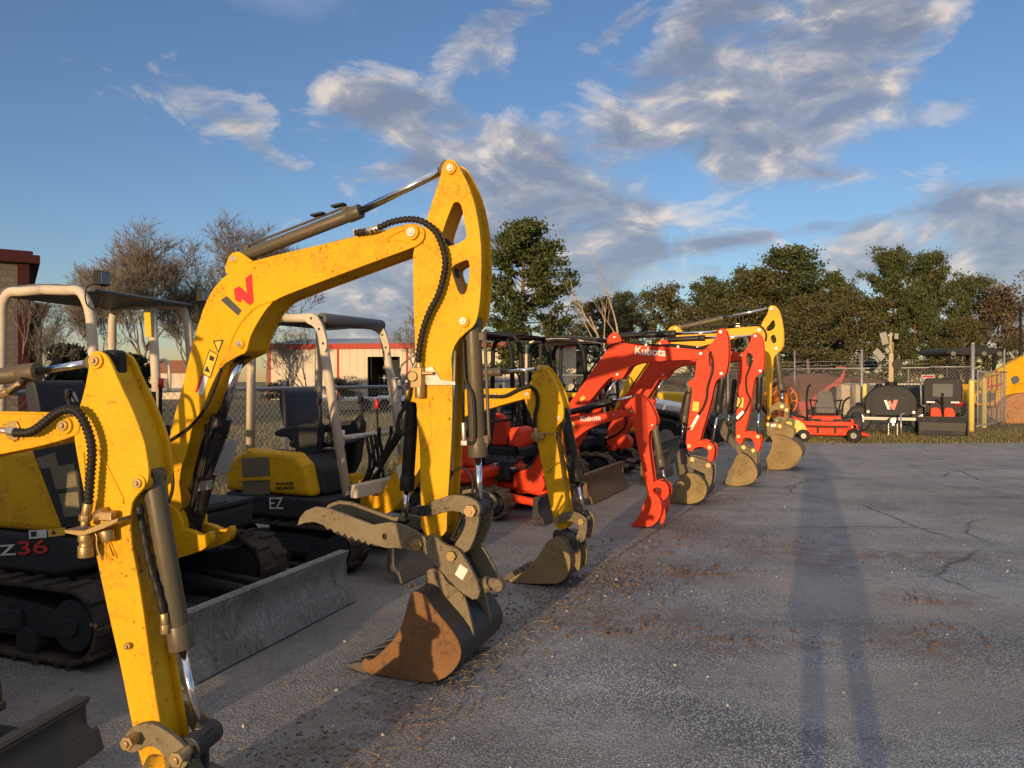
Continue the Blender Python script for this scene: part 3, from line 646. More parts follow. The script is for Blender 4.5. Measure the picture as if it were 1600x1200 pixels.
# ================================================================== the nearest machine: only its boom end, stick and lower front show
def near_yellow():
    m = Mach(None, 0, 'yellow excavator nearest the camera, its worn stick beside a corrugated black hose', origin=(-3.35, 2.95), rot=rad(-10))
    m.base(xl=.66, r=.225, w=.26, gauge=.55, blade_x=1.33, blade_w=.68, blade_h=.19, tmat='mudtrack', blade_mat='steel')
    m.body('yellow', xr=-.75, xf=.38, yr=-.62, yl=.62, z0=.47, z1=.68, ztop=1.12, hood_y=-.2, floor=.70, seat_x=-.25, seat_y=.18)
    m.canopy(.36, -.6, -.36, .56, 2.2, .72, .95, .03, 'cream', 'greyroof')
    m.swing(.86, .62, 'yellow', .10)
    hw = .075
    bo = m.arm('boom', [(70, 648), (115, 650), (124, 657), (124, 674), (115, 682), (70, 696), (0, 710), (-60, 722), (-110, 745), (-150, 800), (-180, 880), (-215, 885), (-235, 850), (-215, 760), (-180, 690), (-130, 655), (-60, 645), (0, 646)], hw, 'yellow', recess=.008, th=.016)
    b = MB(); x, z = m.at(99, 665, 0); b.pin(*m.at(108, 666, 0), -.055, .10, .055, 24); b.build('boom_end_tube', 'yellow', bo, .004)
    m.boss(bo, 99, 665, hw, .030, 'yellow', .010, pinmat='brass')
    m.plates('hose_bracket', sc_([(65, 935), (100, 885), (228, 888), (228, 1115), (130, 1112), (70, 1050)], .1333, 0, 540), [-hw - .004], .008, 'brass', bo)
    b = MB(); b.tube(m.p3([(-60, 668), (-5, 672), (12, 674)], -.10), .010, 8); b.tube(m.p3([(12, 674), (28, 676)], -.10), .016, 6); b.build('hydraulic_pipe', 'zinc', bo, .001)
    m.hose([(22, 676), (46, 675.5), (66, 663.5), (84, 648.5), (103, 640), (121, 644), (135.5, 668), (143.5, 702), (141, 746), (138, 788)], .0145, -.115, ring=.0155, parent=bo, sub=10, name='corrugated_hose')
    m.cylinder('stick_cylinder', (-150, 606), (58, 581), (147, 566), .0300, .0138, mat='cyl', extras=False)
    m.hose([(-30, 628), (0, 618), (12, 613), (30, 603), (38, 592)], .012, -.045)
    b = MB(); b.tube(m.p3([(2, 617), (14, 611)], -.045), .017, 6); b.tube(m.p3([(14, 611), (34, 598)], -.045), .014, 8); b.build('hose_fitting', 'brass', m.root, .002)
    hs = .070
    so = [(138, 576), (138.5, 564), (141, 553), (150, 547), (163, 552), (171, 562), (186, 597), (206.5, 639), (224, 684.5), (230, 716), (233, 742), (228, 762), (213, 774), (204, 790), (203, 840), (219, 920), (238, 1060), (262, 1200), (275, 1245), (240, 1255), (222, 1200), (205, 1130), (189, 1046), (168, 955), (150.5, 867.5), (143.5, 780), (135, 790), (116, 690), (115.5, 682), (118, 655), (131, 615)]
    so = [(138, 576), (138.5, 564), (141, 553), (150, 547), (163, 552), (171, 562), (186, 597), (206.5, 639), (224, 684.5), (230, 716), (233, 742), (228, 762), (213, 774), (204, 790), (203, 840), (219, 920), (238, 1060), (262, 1200), (275, 1245), (240, 1255), (222, 1200), (205, 1130), (189, 1046), (168, 955), (152, 880), (140, 815), (126, 745), (116, 690), (115.5, 682), (119, 652), (131, 612)]
    st = m.arm('stick', so, hs, 'yellow', recess=.022, th=.016, bev=.004)
    m.boss(st, 148, 564, hs, .027, 'yellow', .010, pinmat='brass')
    m.boss(st, 215, 755, hs, .027, 'yellow', .008, pinmat='brass')
    b = MB(); b.box(m.p3([(178, 569)], 0)[0], (.07, .07, .10)); b.build('rod_cover', 'rubber', st, .02, 3)
    for wb in ([(131, 707), (134, 780)], [(146, 690), (166, 726), (192, 778), (193, 787)], [(171, 844), (183, 872)]):
        b = MB(); b.tube(m.p3(wb, -hs - .001), .0038, 6); b.build('weld_bead', 'yellow', st)
    m.pins(st, [(201, 1009)], -hs - .006, -hs + .01, .010, 'brass')
    # line coupling at the left edge of the stick
    b = MB(); b.tube(m.p3([(138, 786), (134, 806)], -.115), .016, 12); b.tube(m.p3([(134, 804), (133, 814)], -.115), .021, 6); b.tube(m.p3([(133, 814), (132, 822)], -.115), .014, 10)
    b.build('hose_fitting', 'brass', m.root, .0015)
    b = MB(); b.tube(m.p3([(134, 830), (134, 845), (134.5, 846), (134.5, 852), (134, 853), (134, 870)], -.115), .024, 18, rr=[.024, .024, .021, .021, .025, .025]); b.build('line_coupling', 'brass', m.root, .002)
    b = MB(); b.prism(m.ats([(119, 823), (150, 824), (178, 812), (202, 805), (201, 811), (180, 821), (146, 833), (121, 828)], -.10), -.155, -.082); b.build('coupling_bracket', 'brass', m.root, .002)
    b = MB(); b.tube(m.p3([(150, 808), (166, 800)], -.09), .02, 10); b.tube(m.p3([(166, 828), (170, 846)], -.10), .026, 12, rr=[.026, .02]); b.box(m.p3([(168, 806)], -.10)[0], (.05, .03, .03)); b.build('drain_valve', 'brass', m.root, .004)
    m.hose([(146, 828), (151, 838), (152, 856), (158, 872)], .003, -.118, mat='brass')
    # bucket cylinder
    m.cylinder('bucket_cylinder', (238, 745), (284, 1012), (314, 1150), .0365, .0138, mat='cyl', extras=False)
    m.hose([(217, 788), (224, 830), (236, 886), (248, 925), (257, 962)], .0125, -.045, ring=.05)
    b = MB(); b.tube(m.p3([(256, 958), (258, 975)], -.045), .014, 8); b.tube(m.p3([(258, 975), (259, 990)], -.045), .017, 6); b.build('hose_fitting', 'brass', m.root, .002)
    # link
    def L(p): return sc_(p, .14375, 170, 1060)
    lk = m.plates('bucket_link', L([(175, 690), (185, 620), (240, 540), (330, 490), (470, 472), (600, 530), (750, 640), (860, 750), (892, 850), (850, 965), (760, 955), (640, 860), (540, 742), (440, 722), (360, 760), (290, 800), (205, 785)]), [-.085, .085], .02, 'coupler')
    m.pins(lk, [(200, 1160.5)], -.135, .10, .019, 'brass'); m.pins(lk, [(277, 1186)], -.132, .09, .021, 'brass')
    b = MB(); b.pin(*m.at(277, 1186, -.132), -.073, .073, .042, 22); b.box(m.p3([(316, 1150)], 0)[0], (.05, .05, .05)); b.build('link_tube', 'blacksteel', lk, .004)
    m.plates('coupler_link', [(268, 1180), (288, 1180), (294, 1200), (290, 1260), (272, 1280), (262, 1240)], [-.06, .06], .022, 'blacksteel')
    b = MB(); b.prism(chaikin(m.ats([(215, 1190), (235, 1180), (260, 1195), (290, 1260), (280, 1300), (220, 1290), (205, 1240)], -.1), 1), -.07, .07); b.build('quick_coupler', 'coupler', m.root, .004)
    # bucket, below the frame, standing on the ground
    x, z = m.at(250, 1230, 0)
    P = [(x - .02, .27), (x + .10, .27), (x + .17, .20), (x + .17, .10), (x + .08, .012), (x - .10, .004), (x - .30, .004), (x - .24, .10), (x - .10, .20)]
    b = MB()
    for sg in (-1, 1): b.prism(chaikin(P, 1), sg * .2 - .008, sg * .2 + .008)
    q = chaikin(P[0:7], 2, False); b.prism(q + inset_open(q, .015, x - .1, .16)[::-1], -.192, .192); b.prism([(x - .03, .24), (x + .08, .24), (x + .05, .36), (x - .03, .36)], -.10, .10)
    b.build('bucket', 'steel', m.root, .004)
    return m
m0 = near_yellow()
# ================================================================== second yellow machine, canopy with cream posts
def small_yellow():
    m = Mach((.45, 6.2), 2.5, 'small yellow excavator with lettered hood and cream posts holding a dark canopy roof')
    m.base(xl=.60, r=.21, w=.24, gauge=.50, blade_x=1.25, blade_w=.65, blade_h=.28, blade_mat='steel')
    sk, h = m.body('yellow', xr=-.70, xf=.34, yr=-.60, yl=.60, z0=.44, z1=.64, ztop=1.03, hood_y=-.10, floor=.66, seat_x=-.22, seat_y=.18)
    for q in ([(378, 716), (420, 714), (422, 744), (379, 746)], [(379, 751), (421, 750), (422, 772), (380, 773)]): m.decal(h, q, -.602, 'grille', 'grille')
    b = MB(); b.prism(m.ats([(374, 748), (424, 745.5), (424, 750), (374, 752)], -.60), -.615, -.59); b.build('grille_bar', 'yellow', h, .003)
    text_mesh('WACKER', 'maker_lettering', 'sticker_black', h, m.at(430.5, 758, -.6), m.at(459.5, 757, -.6), -.603, .66, bold=.03)
    text_mesh('NEUSON', 'maker_lettering', 'sticker_black', h, m.at(430.8, 765, -.6), m.at(460, 764.4, -.6), -.603, .66, bold=.03)
    text_mesh('EZ', 'model_lettering', 'sticker_white', sk, m.at(422, 795, -.61), m.at(443, 795, -.61), -.613)
    m.decal(sk, [(351, 785), (367, 783), (367, 792), (352, 794)], -.612, 'sticker_white', 'warning_sticker')
    c = m.canopy(.27, -.55, -.42, .56, 2.27, .66, 1.0, .042, 'cream', 'plastic', lean=.30, over=.02, rc=.15, roof_th=.04)
    for y in (-.42, .56):                   # gusset plates at the bends
        b = MB(); b.prism(chaikin([(.12, 2.30), (.26, 2.29), (.34, 2.18), (.395, 2.0), (.35, 1.92), (.31, 2.06), (.25, 2.17), (.13, 2.22)], 1), y - .048, y - .036)
        o = b.build('gusset_plate', 'cream', c, .004)
        for q in ((.21, 2.25), (.30, 2.15), (.345, 2.02)): b = MB(); b.pin(q[0], q[1], y - .052, y - .045, .012, 10); b.build('bolt', 'plastic', o)
    b = MB(); b.tube([(.27, -.40, 2.25), (.27, .54, 2.25)], .055, 14); b.build('front_crossbar', 'greyroof', c, .003)
    b = MB(); b.box((.66, .06, .70), (.08, 1.0, .12)); b.build('front_sill', 'cream', m.root, .01)
    b = MB(); b.box((.545, .46, 1.22), (.04, .085, .11)); b.build('lock_box', 'padlock', m.root, .006)
    b = MB(); b.tube(catmull([(.52, .47, 1.28), (.53, .47, 1.34), (.56, .47, 1.34), (.56, .47, 1.28)], 5), .008, 8); b.build('lock_shackle', 'padlock', m.root)
    b = MB(); b.tube([(.12, .02, 1.02), (.13, .02, 1.20)], .065, 16); b.build('control_cup', 'white', m.root, .006)
    b = MB(); b.tube([(.12, -.10, 1.05), (.14, -.10, 1.30), (.13, -.1, 1.34)], .022, 10, rr=[.04, .015, .04]); b.build('joystick', 'black', m.root, .003)
    b = MB(); b.tube([(.34, .40, .68), (.30, .42, 1.42)], .010, 8); b.build('blade_lever', 'black', m.root)
    b = MB(); b.tube([(.30, .42, 1.40), (.298, .421, 1.50)], .020, 10); b.build('lever_knob', 'sticker_red', m.root)
    m.swing(*m.at(585, 775, 0), 'yellow', .09); m.foot_hoses(m.at(585, 775, 0)[0], .55)
    hw = .07
    bo = m.arm('boom', [(572, 788), (590, 784), (607, 750), (630, 706), (655, 655), (685, 616), (712, 608.5), (760, 607.5), (812, 606), (826, 608), (831, 615), (826, 622), (800, 628), (760, 640), (722, 652), (695, 668), (670, 705), (645, 752), (618, 797), (598, 804), (578, 802)], hw, 'yellow', recess=.008, th=.014)
    m.boss(bo, 823, 615.5, hw, .030, 'yellow', .015)
    m.plates('hose_bracket', [(771, 614), (776, 614), (776, 625), (771, 625)], [-hw - .01], .02, 'zinc', bo)
    m.decal(bo, [(711, 624), (720, 631), (712, 636)], -hw - .002, 'sticker_black', 'warning_triangle'); m.decal(bo, [(712.5, 626.5), (717.5, 631), (712.8, 634)], -hw - .003, 'sticker_yellow', 'warning_sticker')
    m.decal(bo, [(619, 731), (627, 722), (631, 738), (624, 749)], -hw - .002, 'sticker_white', 'instruction_sticker')
    m.cylinder('boom_cylinder', (640, 652), (592, 727), (570, 756), .040, .018, y=-.02, mat='cylblack', extras=False)
    m.cylinder('stick_cylinder', (680, 586), (783, 581), (842, 576), .034, .014, mat='cyl', extras=False)
    def A(p): return sc_(p, .2167, 700, 500)
    so = A([(640, 360), (645, 335), (668, 325), (700, 345), (715, 365), (762, 430), (810, 530), (842, 655), (835, 715), (792, 758), (772, 800), (785, 890), (805, 1000), (832, 1200)]) + [(884, 788), (889, 825), (870, 830), (862, 800), (850, 745), (841, 700), (836, 675)] + A([(600, 690), (572, 640), (553, 580), (550, 520), (585, 470), (600, 430), (612, 385)])
    st = m.arm('stick', so, .075, 'yellow', recess=.02, th=.014)
    m.boss(st, 842, 575.5, .075, .026, 'yellow', .012); m.boss(st, *A([(800, 708)])[0], .075, .026, 'yellow', .012)
    m.hose([(752, 618.5), (772, 619.5), (790, 618.5), (812, 608), (828, 604.5), (838, 614), (840, 630), (836, 650), (836, 668)], .016, -.10)
    m.hose([(800, 613), (815, 606), (828, 600)], .012, -.085)
    b = MB(); b.box(m.p3([(841, 681)], -.095)[0], (.11, .04, .05)); b.tube(m.p3([(837, 668), (838, 690)], -.10), .02, 8); b.box(m.p3([(852, 677)], -.10)[0], (.14, .015, .015)); b.build('coupling_block', 'brass', m.root, .004)
    m.cylinder('bucket_cylinder', (882, 645), (902, 752), (913, 806), .046, .016, mat='cylblack', extras=False)
    m.hose([(871, 675), (880, 700), (890, 730), (896, 745)], .010, -.05); m.hose([(869, 680), (872, 700), (888, 736)], .009, -.06)
    def B(p): return sc_(p, .2, 680, 700)
    lk = m.plates('bucket_link', B([(930, 560), (950, 530), (1030, 492), (1110, 500), (1170, 535), (1190, 580), (1185, 660), (1160, 740), (1110, 735), (1095, 700), (1120, 660), (1125, 610), (1090, 575), (1040, 570), (970, 590)]), [-.095, .095], .022, 'coupler')
    m.pins(lk, B([(945, 562), (1140, 575)]), -.125, .125, .022, 'brass')
    co = m.plates('quick_coupler', B([(920, 700), (925, 650), (960, 632), (1010, 680), (1100, 720), (1125, 770), (1100, 810), (1060, 815), (990, 760), (930, 740)]), [-.085, .085], .024, 'blacksteel')
    m.pins(co, B([(958, 688), (1067, 757)]), -.11, .11, .026, 'blacksteel')
    side = [(795, 914.5), (826, 897), (846, 870), (855, 854), (865, 848), (880, 852), (890, 872), (892, 890), (888, 907), (877, 920), (850, 921), (820, 920), (797, 918)]
    m.bucket(side[::1], [4, 5, 6, 7, 8, 9, 10, 11, 12], .21, 'steel', 'tansteel', B([(1050, 800), (1100, 780), (1135, 790), (1140, 860), (1130, 960), (1105, 950), (1070, 860)]), 4, (786, 916), ear_y=.08, ear_mat='tansteel')
    return m
m2 = small_yellow()

# ================================================================== three orange-red machines
def small_red():
    m = Mach((1.70, 8.60), 2.45, 'smallest orange-red excavator with an all red bucket and black tubular canopy')
    m.base(xl=.60, r=.20, w=.24, gauge=.48, blade_x=1.22, blade_w=.62, blade_h=.27, blade_mat='blacksteel', tmat='mudtrack', chassis='red')
    sk, h = m.body('red', xr=-.62, xf=.34, yr=-.58, yl=.58, z0=.43, z1=.62, ztop=1.02, hood_y=-.12, floor=.64, seat_x=-.2, seat_y=.15, skirt='red')
    c = m.canopy(.30, -.42, -.46, .50, 2.28, .66, .9, .032, 'black', 'black', lean=.10, rc=.2, over=.0)
    b = MB(); b.prism(chaikin(m.ats([(794, 672), (802, 667), (816, 669), (820, 690), (816, 700), (798, 697)], -.3), 1), -.32, .05); b.build('front_cover', 'red', m.root, .03)
    b = MB(); b.box((.44, -.2, .62), (.05, .10, .06)); b.build('headlamp', 'zinc', m.root, .01)
    m.swing(*m.at(838, 752, 0), 'red', .09); m.foot_hoses(m.at(838, 752, 0)[0] + .05, .50)
    hw = .07
    bo = m.arm('boom', [(822, 757), (822, 742), (845, 702), (868, 667), (886, 652), (905, 648), (942, 644), (980, 640), (989, 640), (991, 645), (984, 649), (943, 661), (923, 668), (908, 678), (896, 690), (870, 716), (836, 761)], hw, 'red', recess=.008, th=.014)
    text_mesh('Kubota', 'maker_lettering', 'sticker_white', bo, m.at(907.5, 658.5, -hw), m.at(939, 656, -hw), -hw - .003, bold=.02)
    m.decal(bo, [(887, 661), (894, 658), (899, 664), (894, 670), (889, 672)], -hw - .002, 'sticker_yellow', 'warning_sticker')
    m.boss(bo, 959, 648, hw, .018, 'red', .01); m.boss(bo, 829, 753, hw, .03, 'red', .01)
    m.cylinder('stick_cylinder', (884, 646), (957, 627.5), (993, 618.5), .040, .015, mat='cylblack', extras=False)
    so = [(985, 636), (988, 626), (991, 617), (996, 614), (1006, 620), (1016, 631), (1024, 648), (1026.5, 662), (1021, 669), (1013, 677), (1014, 700), (1018, 730), (1021.5, 755), (1021, 775), (1014, 776), (1009, 761), (1003, 730), (996, 697), (990, 665), (985, 646)]
    st = m.arm('stick', so, .075, 'red', recess=.014, th=.014)
    m.boss(st, 987, 643, .075, .022, 'red', .008); m.boss(st, 1019, 664, .075, .02, 'red', .008)
    m.cylinder('bucket_cylinder', (1023, 668), (1033.5, 729), (1041, 757), .042, .016, mat='cyl', extras=False)
    lk = m.plates('bucket_link', sc_([(480, 965), (490, 935), (530, 915), (570, 925), (588, 960), (582, 1000), (550, 1020), (530, 1005), (550, 985), (550, 955), (520, 950), (495, 975)], .3167, 860, 460), [-.08, .08], .022, 'red')
    m.pins(lk, [(1018, 765), (1042, 764)], -.10, .10, .018, 'red')
    m.plates('quick_coupler', [(1011, 775), (1018, 768), (1030, 780), (1036, 792), (1022, 790)], [-.07, .07], .03, 'red')
    side = [(986, 828), (999, 813), (1005, 797), (1011, 781), (1020, 776), (1029, 782), (1034.5, 796), (1033, 812), (1025.5, 824), (1015, 830), (1000, 829.5), (987, 829)]
    bk = m.bucket(side, [4, 5, 6, 7, 8, 9, 10, 11], .20, 'red', 'red', None, 0, (980, 828))
    b = MB()
    for y in (-.07, .07):
        q = chaikin(m.ats([(1024, 772), (1032, 778), (1040, 795), (1040, 812), (1032, 822), (1033, 806), (1030, 790)], y), 1); b.prism(q, y - .012, y + .012)
    b.build('stiffening_rib', 'red', bk, .003)
    return m
m3 = small_red()
def kub(label, bucket, reach, boom, lug, lugpin, boompins, text, stick, hole, stickpins, cyls, thumb, coupler, bside, back, tooth, tooth_n, canopy_mats, link, linkpins):
    m = Mach(bucket, reach, label)
    m.base(xl=.82, r=.24, w=.30, gauge=.70, blade_x=1.62, blade_w=.86, blade_h=.36, blade_mat='brownsteel', tmat='mudtrack')
    m.body('red', xr=-.9, xf=.42, yr=-.72, yl=.72, z0=.49, z1=.72, ztop=1.2, floor=.75, hood_y=-.2, seat_x=-.3, seat_y=.18)
    m.canopy(.42, -.55, -.50, .60, 2.36, .78, 1.0, .036, *canopy_mats, lean=.12, rc=.24, over=.02)
    m.swing(1.0, .62, 'red', .11); m.foot_hoses(1.05, .60, 5, .02)
    for y_ in (-.36, .40):
        b = MB(); b.tube([(.36, y_, .78), (.34, y_, 1.5)], .014, 8); b.build('lever', 'black', m.root)
    b = MB(); b.box((.30, .05, 1.12), (.10, .34, .30)); b.build('display_console', 'plastic', m.root, .03)
    hw = .10
    bo = m.arm('boom', boom, hw, 'red', recess=.01, th=.018)
    m.plates('cylinder_lug', lug, [-.06, .06], .03, 'red', bo); m.boss(bo, *lugpin, .065, .028, 'red', .012)
    for q in boompins: m.boss(bo, *q, hw, .034, 'red', .015)
    if text: text_mesh('Kubota', 'maker_lettering', 'sticker_white', bo, m.at(*text[0], -hw), m.at(*text[1], -hw), -hw - .004, bold=.025)
    st = m.arm('stick', stick, .085, 'red', holes=[hole], recess=.018, th=.016)
    for q in stickpins: m.boss(st, *q, .085, .032, 'red', .014)
    for n, a, k, e, r, rr, mt, y in cyls: m.cylinder(n, a, k, e, r, rr, y, mt, extras=False)
    lk = m.plates('bucket_link', link, [-.11, .11], .026, 'red'); m.pins(lk, linkpins, -.14, .14, .026, 'brass')
    t = m.plates('thumb', thumb, [-.10, .10], .028, 'steel')
    m.plates('quick_coupler', coupler, [-.11, .11], .05, 'coupler')
    bk = m.bucket(bside, back, .30, 'steel', 'tansteel', None, tooth_n, tooth)
    cx = sum(p[0] for p in bside) / len(bside); cy = sum(p[1] for p in bside) / len(bside)
    m.plates('side_wear_plate', [(cx + (x - cx) * .72 + 2, cy + (y - cy) * .72) for x, y in bside], [-.312], .012, 'tansteel', bk, smooth=2)
    m.plates('side_cutter', [bside[0], bside[1], bside[2], (bside[2][0] + 6, bside[2][1] + 2), (bside[1][0] + 8, bside[1][1] + 3), (bside[0][0] + 12, bside[0][1] - 1)], [-.316], .02, 'coupler', bk)
    mx, my = coupler[len(coupler) // 2]; m.plates('hitch_ear', [(mx - 14, my - 6), (mx - 2, my - 8), (mx + 2, my), (mx + 1, my + 22), (mx - 5, my + 34), (mx - 10, my + 16)], [-.13, .13], .022, 'coupler', bk)
    m.pins(bk, [(coupler[1][0] + 4, coupler[1][1] + 6), (mx - 5, my - 3)], -.165, .165, .028, 'brass')
    return m, bo, st
m4, bo4, st4 = kub('orange-red excavator with white lettering on its high boom and pale bucket behind the red one', (2.65, 10.2), 3.0,
    [(850, 694), (862, 668), (884, 637), (907, 606), (927, 576), (942, 556), (950, 545), (962, 538), (973, 535), (987, 538), (1010, 540), (1043, 541.5), (1092, 546), (1099, 550), (1099, 557), (1092, 562), (1060, 562.5), (1010, 566), (993, 569), (983, 574), (977, 584), (973, 591), (966, 592), (956, 589), (948, 594), (930, 616), (902, 650), (880, 690), (862, 706)],
    [(948, 532), (952.5, 523), (960, 518), (967, 521.5), (974, 536), (950, 546)], (960, 526.5), [(964.5, 585), (1095, 552.5)], [(992, 553), (1040.5, 556.5)],
    [(1120, 524), (1120.5, 517), (1126, 513), (1133, 513.5), (1137, 523), (1139, 545), (1138, 566), (1134, 587), (1124, 590), (1116.5, 599), (1111, 628), (1103, 655), (1095, 682), (1092, 697), (1073, 697), (1071, 692), (1078, 637), (1082, 606), (1077, 603), (1074, 599), (1077, 595), (1083, 592), (1086, 588), (1088, 564), (1092, 556), (1101, 545), (1113, 536)],
    [(1108, 549), (1113, 549), (1118, 556), (1117, 566), (1112, 575), (1107, 570)], [(1126, 518.5), (1127, 583.5)],
    [('stick_cylinder', (966, 525), (1055, 521.5), (1126, 518.5), .045, .020, 'cylblack', 0), ('boom_cylinder', (898, 700), (938, 632), (965, 588), .05, .026, 'red', 0), ('bucket_cylinder', (1129, 588), (1121.5, 645), (1112, 693), .05, .018, 'cylblack', 0), ('thumb_cylinder', (1078, 601), (1069, 660), (1064, 690), .045, .018, 'cyl', -.02)],
    [(1056, 716), (1060, 704), (1066, 700), (1078, 716), (1086, 732), (1082, 742), (1072, 735), (1066, 748), (1058, 742)],
    [(1072, 720), (1078, 712), (1092, 716), (1108, 720), (1112, 730), (1104, 741), (1090, 735), (1076, 728)],
    [(1040, 787), (1048, 766), (1058, 752), (1068, 744), (1080, 741), (1094, 746), (1104, 760), (1105, 772), (1098, 784), (1083, 790), (1062, 789.5), (1044, 789)], [4, 5, 6, 7, 8, 9, 10, 11], (1034, 788), 4, ('black', 'black'),
    [(1073, 697), (1078, 691), (1094, 687.5), (1110, 690), (1118, 698), (1115, 720), (1108, 722), (1105, 716), (1108, 705), (1100, 698), (1086, 699), (1082, 706), (1075, 704)], [(1077, 697), (1109, 699)])
m4.hose([(1108, 552), (1113, 560), (1113, 580), (1106, 604), (1104, 622), (1098, 638), (1088, 652)], .016, -.105)
b = MB(); b.prism(m4.ats([(1090, 647), (1094, 650), (1082, 672), (1077, 670)], -.1), -.13, -.085); b.build('coupling_block', 'zinc', m4.root, .004)
m4.hose([(1082, 668), (1070, 671), (1063, 664), (1064, 645), (1071, 615), (1076, 614)], .014, -.12)
m4.decal(st4, [(1083, 627), (1092.5, 628), (1091, 643), (1081.5, 642)], -.0865, 'sticker_yellow', 'warning_sticker')
m4.decal(bo4, [(906, 622), (912, 618), (915, 622), (908, 628)], -.102, 'sticker_yellow', 'warning_sticker')
m5, bo5, st5 = kub('orange-red excavator with shaded plain boom and bucket curled under its thumb', (3.75, 12.0), 3.0,
    [(946, 690), (952, 660), (967, 633), (979, 614), (994, 598), (1008, 576), (1019, 560), (1030, 545), (1044, 539.5), (1090, 544), (1154, 549), (1163, 552), (1164, 558), (1158, 563), (1130, 566), (1100, 568), (1066, 571), (1052, 577), (1042, 590), (1037, 593), (1030, 592), (1018, 612), (1000, 640), (978, 676), (960, 698)],
    [(1025, 540), (1027, 534), (1041, 530), (1045, 536), (1053, 543), (1032, 547)], (1031, 536.5), [(1036, 586), (1157, 555.5)], None,
    [(1173.5, 530), (1174, 524), (1180, 519), (1187, 521), (1192.5, 531), (1194.5, 560), (1192.5, 582), (1182, 587), (1177, 600), (1173, 637), (1164, 675), (1160, 695), (1150, 695), (1149, 690), (1151, 637), (1154.5, 566), (1155, 556), (1167, 544)],
    [(1166, 552), (1172, 551), (1177, 557), (1176, 568), (1171, 576), (1166, 570)], [(1180, 525), (1188, 579.5)],
    [('stick_cylinder', (1042, 531), (1101, 528), (1180, 525), .045, .020, 'cylblack', 0), ('boom_cylinder', (1000, 668), (1021, 624), (1037, 588), .05, .026, 'red', 0), ('bucket_cylinder', (1187, 586), (1185.5, 640), (1184, 682), .048, .018, 'cylblack', 0), ('thumb_cylinder', (1148, 596), (1141, 645), (1135, 668), .040, .018, 'cylblack', -.02)],
    [(1119, 662), (1127, 653), (1135, 662), (1141, 681), (1153, 691), (1158, 700), (1150, 704), (1134, 689), (1128, 682)],
    [(1148, 700), (1158, 693), (1170, 698), (1182, 707), (1182, 718), (1172, 717), (1156, 712)],
    [(1133, 757), (1134, 745), (1144, 731), (1151, 714), (1158, 709.5), (1173, 718), (1183, 735), (1184, 748), (1174, 759), (1155, 762), (1138, 761)], [4, 5, 6, 7, 8, 9, 10], (1129, 758), 4, ('black', 'cream'),
    [(1150, 684), (1154, 677), (1168, 674), (1184, 677), (1190, 684), (1187, 706), (1180, 706), (1179, 692), (1172, 683), (1160, 685)], [(1154, 682), (1184, 682)])
m5.hose([(1169, 556), (1174, 566), (1166, 590), (1167, 612), (1172, 624), (1166, 640), (1156, 654), (1146, 660), (1140, 666)], .015, -.105)
m5.hose([(1150, 614), (1158, 626), (1150, 640), (1142, 650)], .010, -.12)
b = MB(); b.prism(m5.ats([(1160, 641), (1164, 644), (1153, 656), (1150, 652)], -.1), -.13, -.085); b.build('coupling_block', 'zinc', m5.root, .004)
m5.decal(st5, [(1152, 621), (1162, 622), (1161, 637), (1151, 636)], -.0865, 'sticker_yellow', 'warning_sticker')
b = MB(); b.box((-.60, -.5, 1.9), (.05, .16, .8)); b.box((-.60, .56, 1.9), (.05, .20, .8)); b.build('rear_pillar', 'cream', m5.root, .02)

for m_, bo_, pts in ((m4, bo4, [(905, 604), (928, 571), (946, 545), (968, 536), (1010, 538), (1060, 541), (1088, 544), (1104, 544), (1111, 554)]), (m5, bo5, [(985, 607), (1012, 567), (1028, 544), (1046, 538), (1090, 542), (1150, 547.5), (1166, 548), (1171, 558)])):
    for k_, yy in ((0, -.075), (.8, -.045)): m_.hose([(x, y + k_, yy) for x, y in pts], .012, -.07, parent=bo_)
    for k in (2, 4, 5):
        b = MB(); x_, z_ = m_.at(pts[k][0], pts[k][1] + 1.5, -.07); b.box((x_, -.06, z_), (.035, .08, .045)); b.build('hose_clamp', 'zinc', bo_, .004)
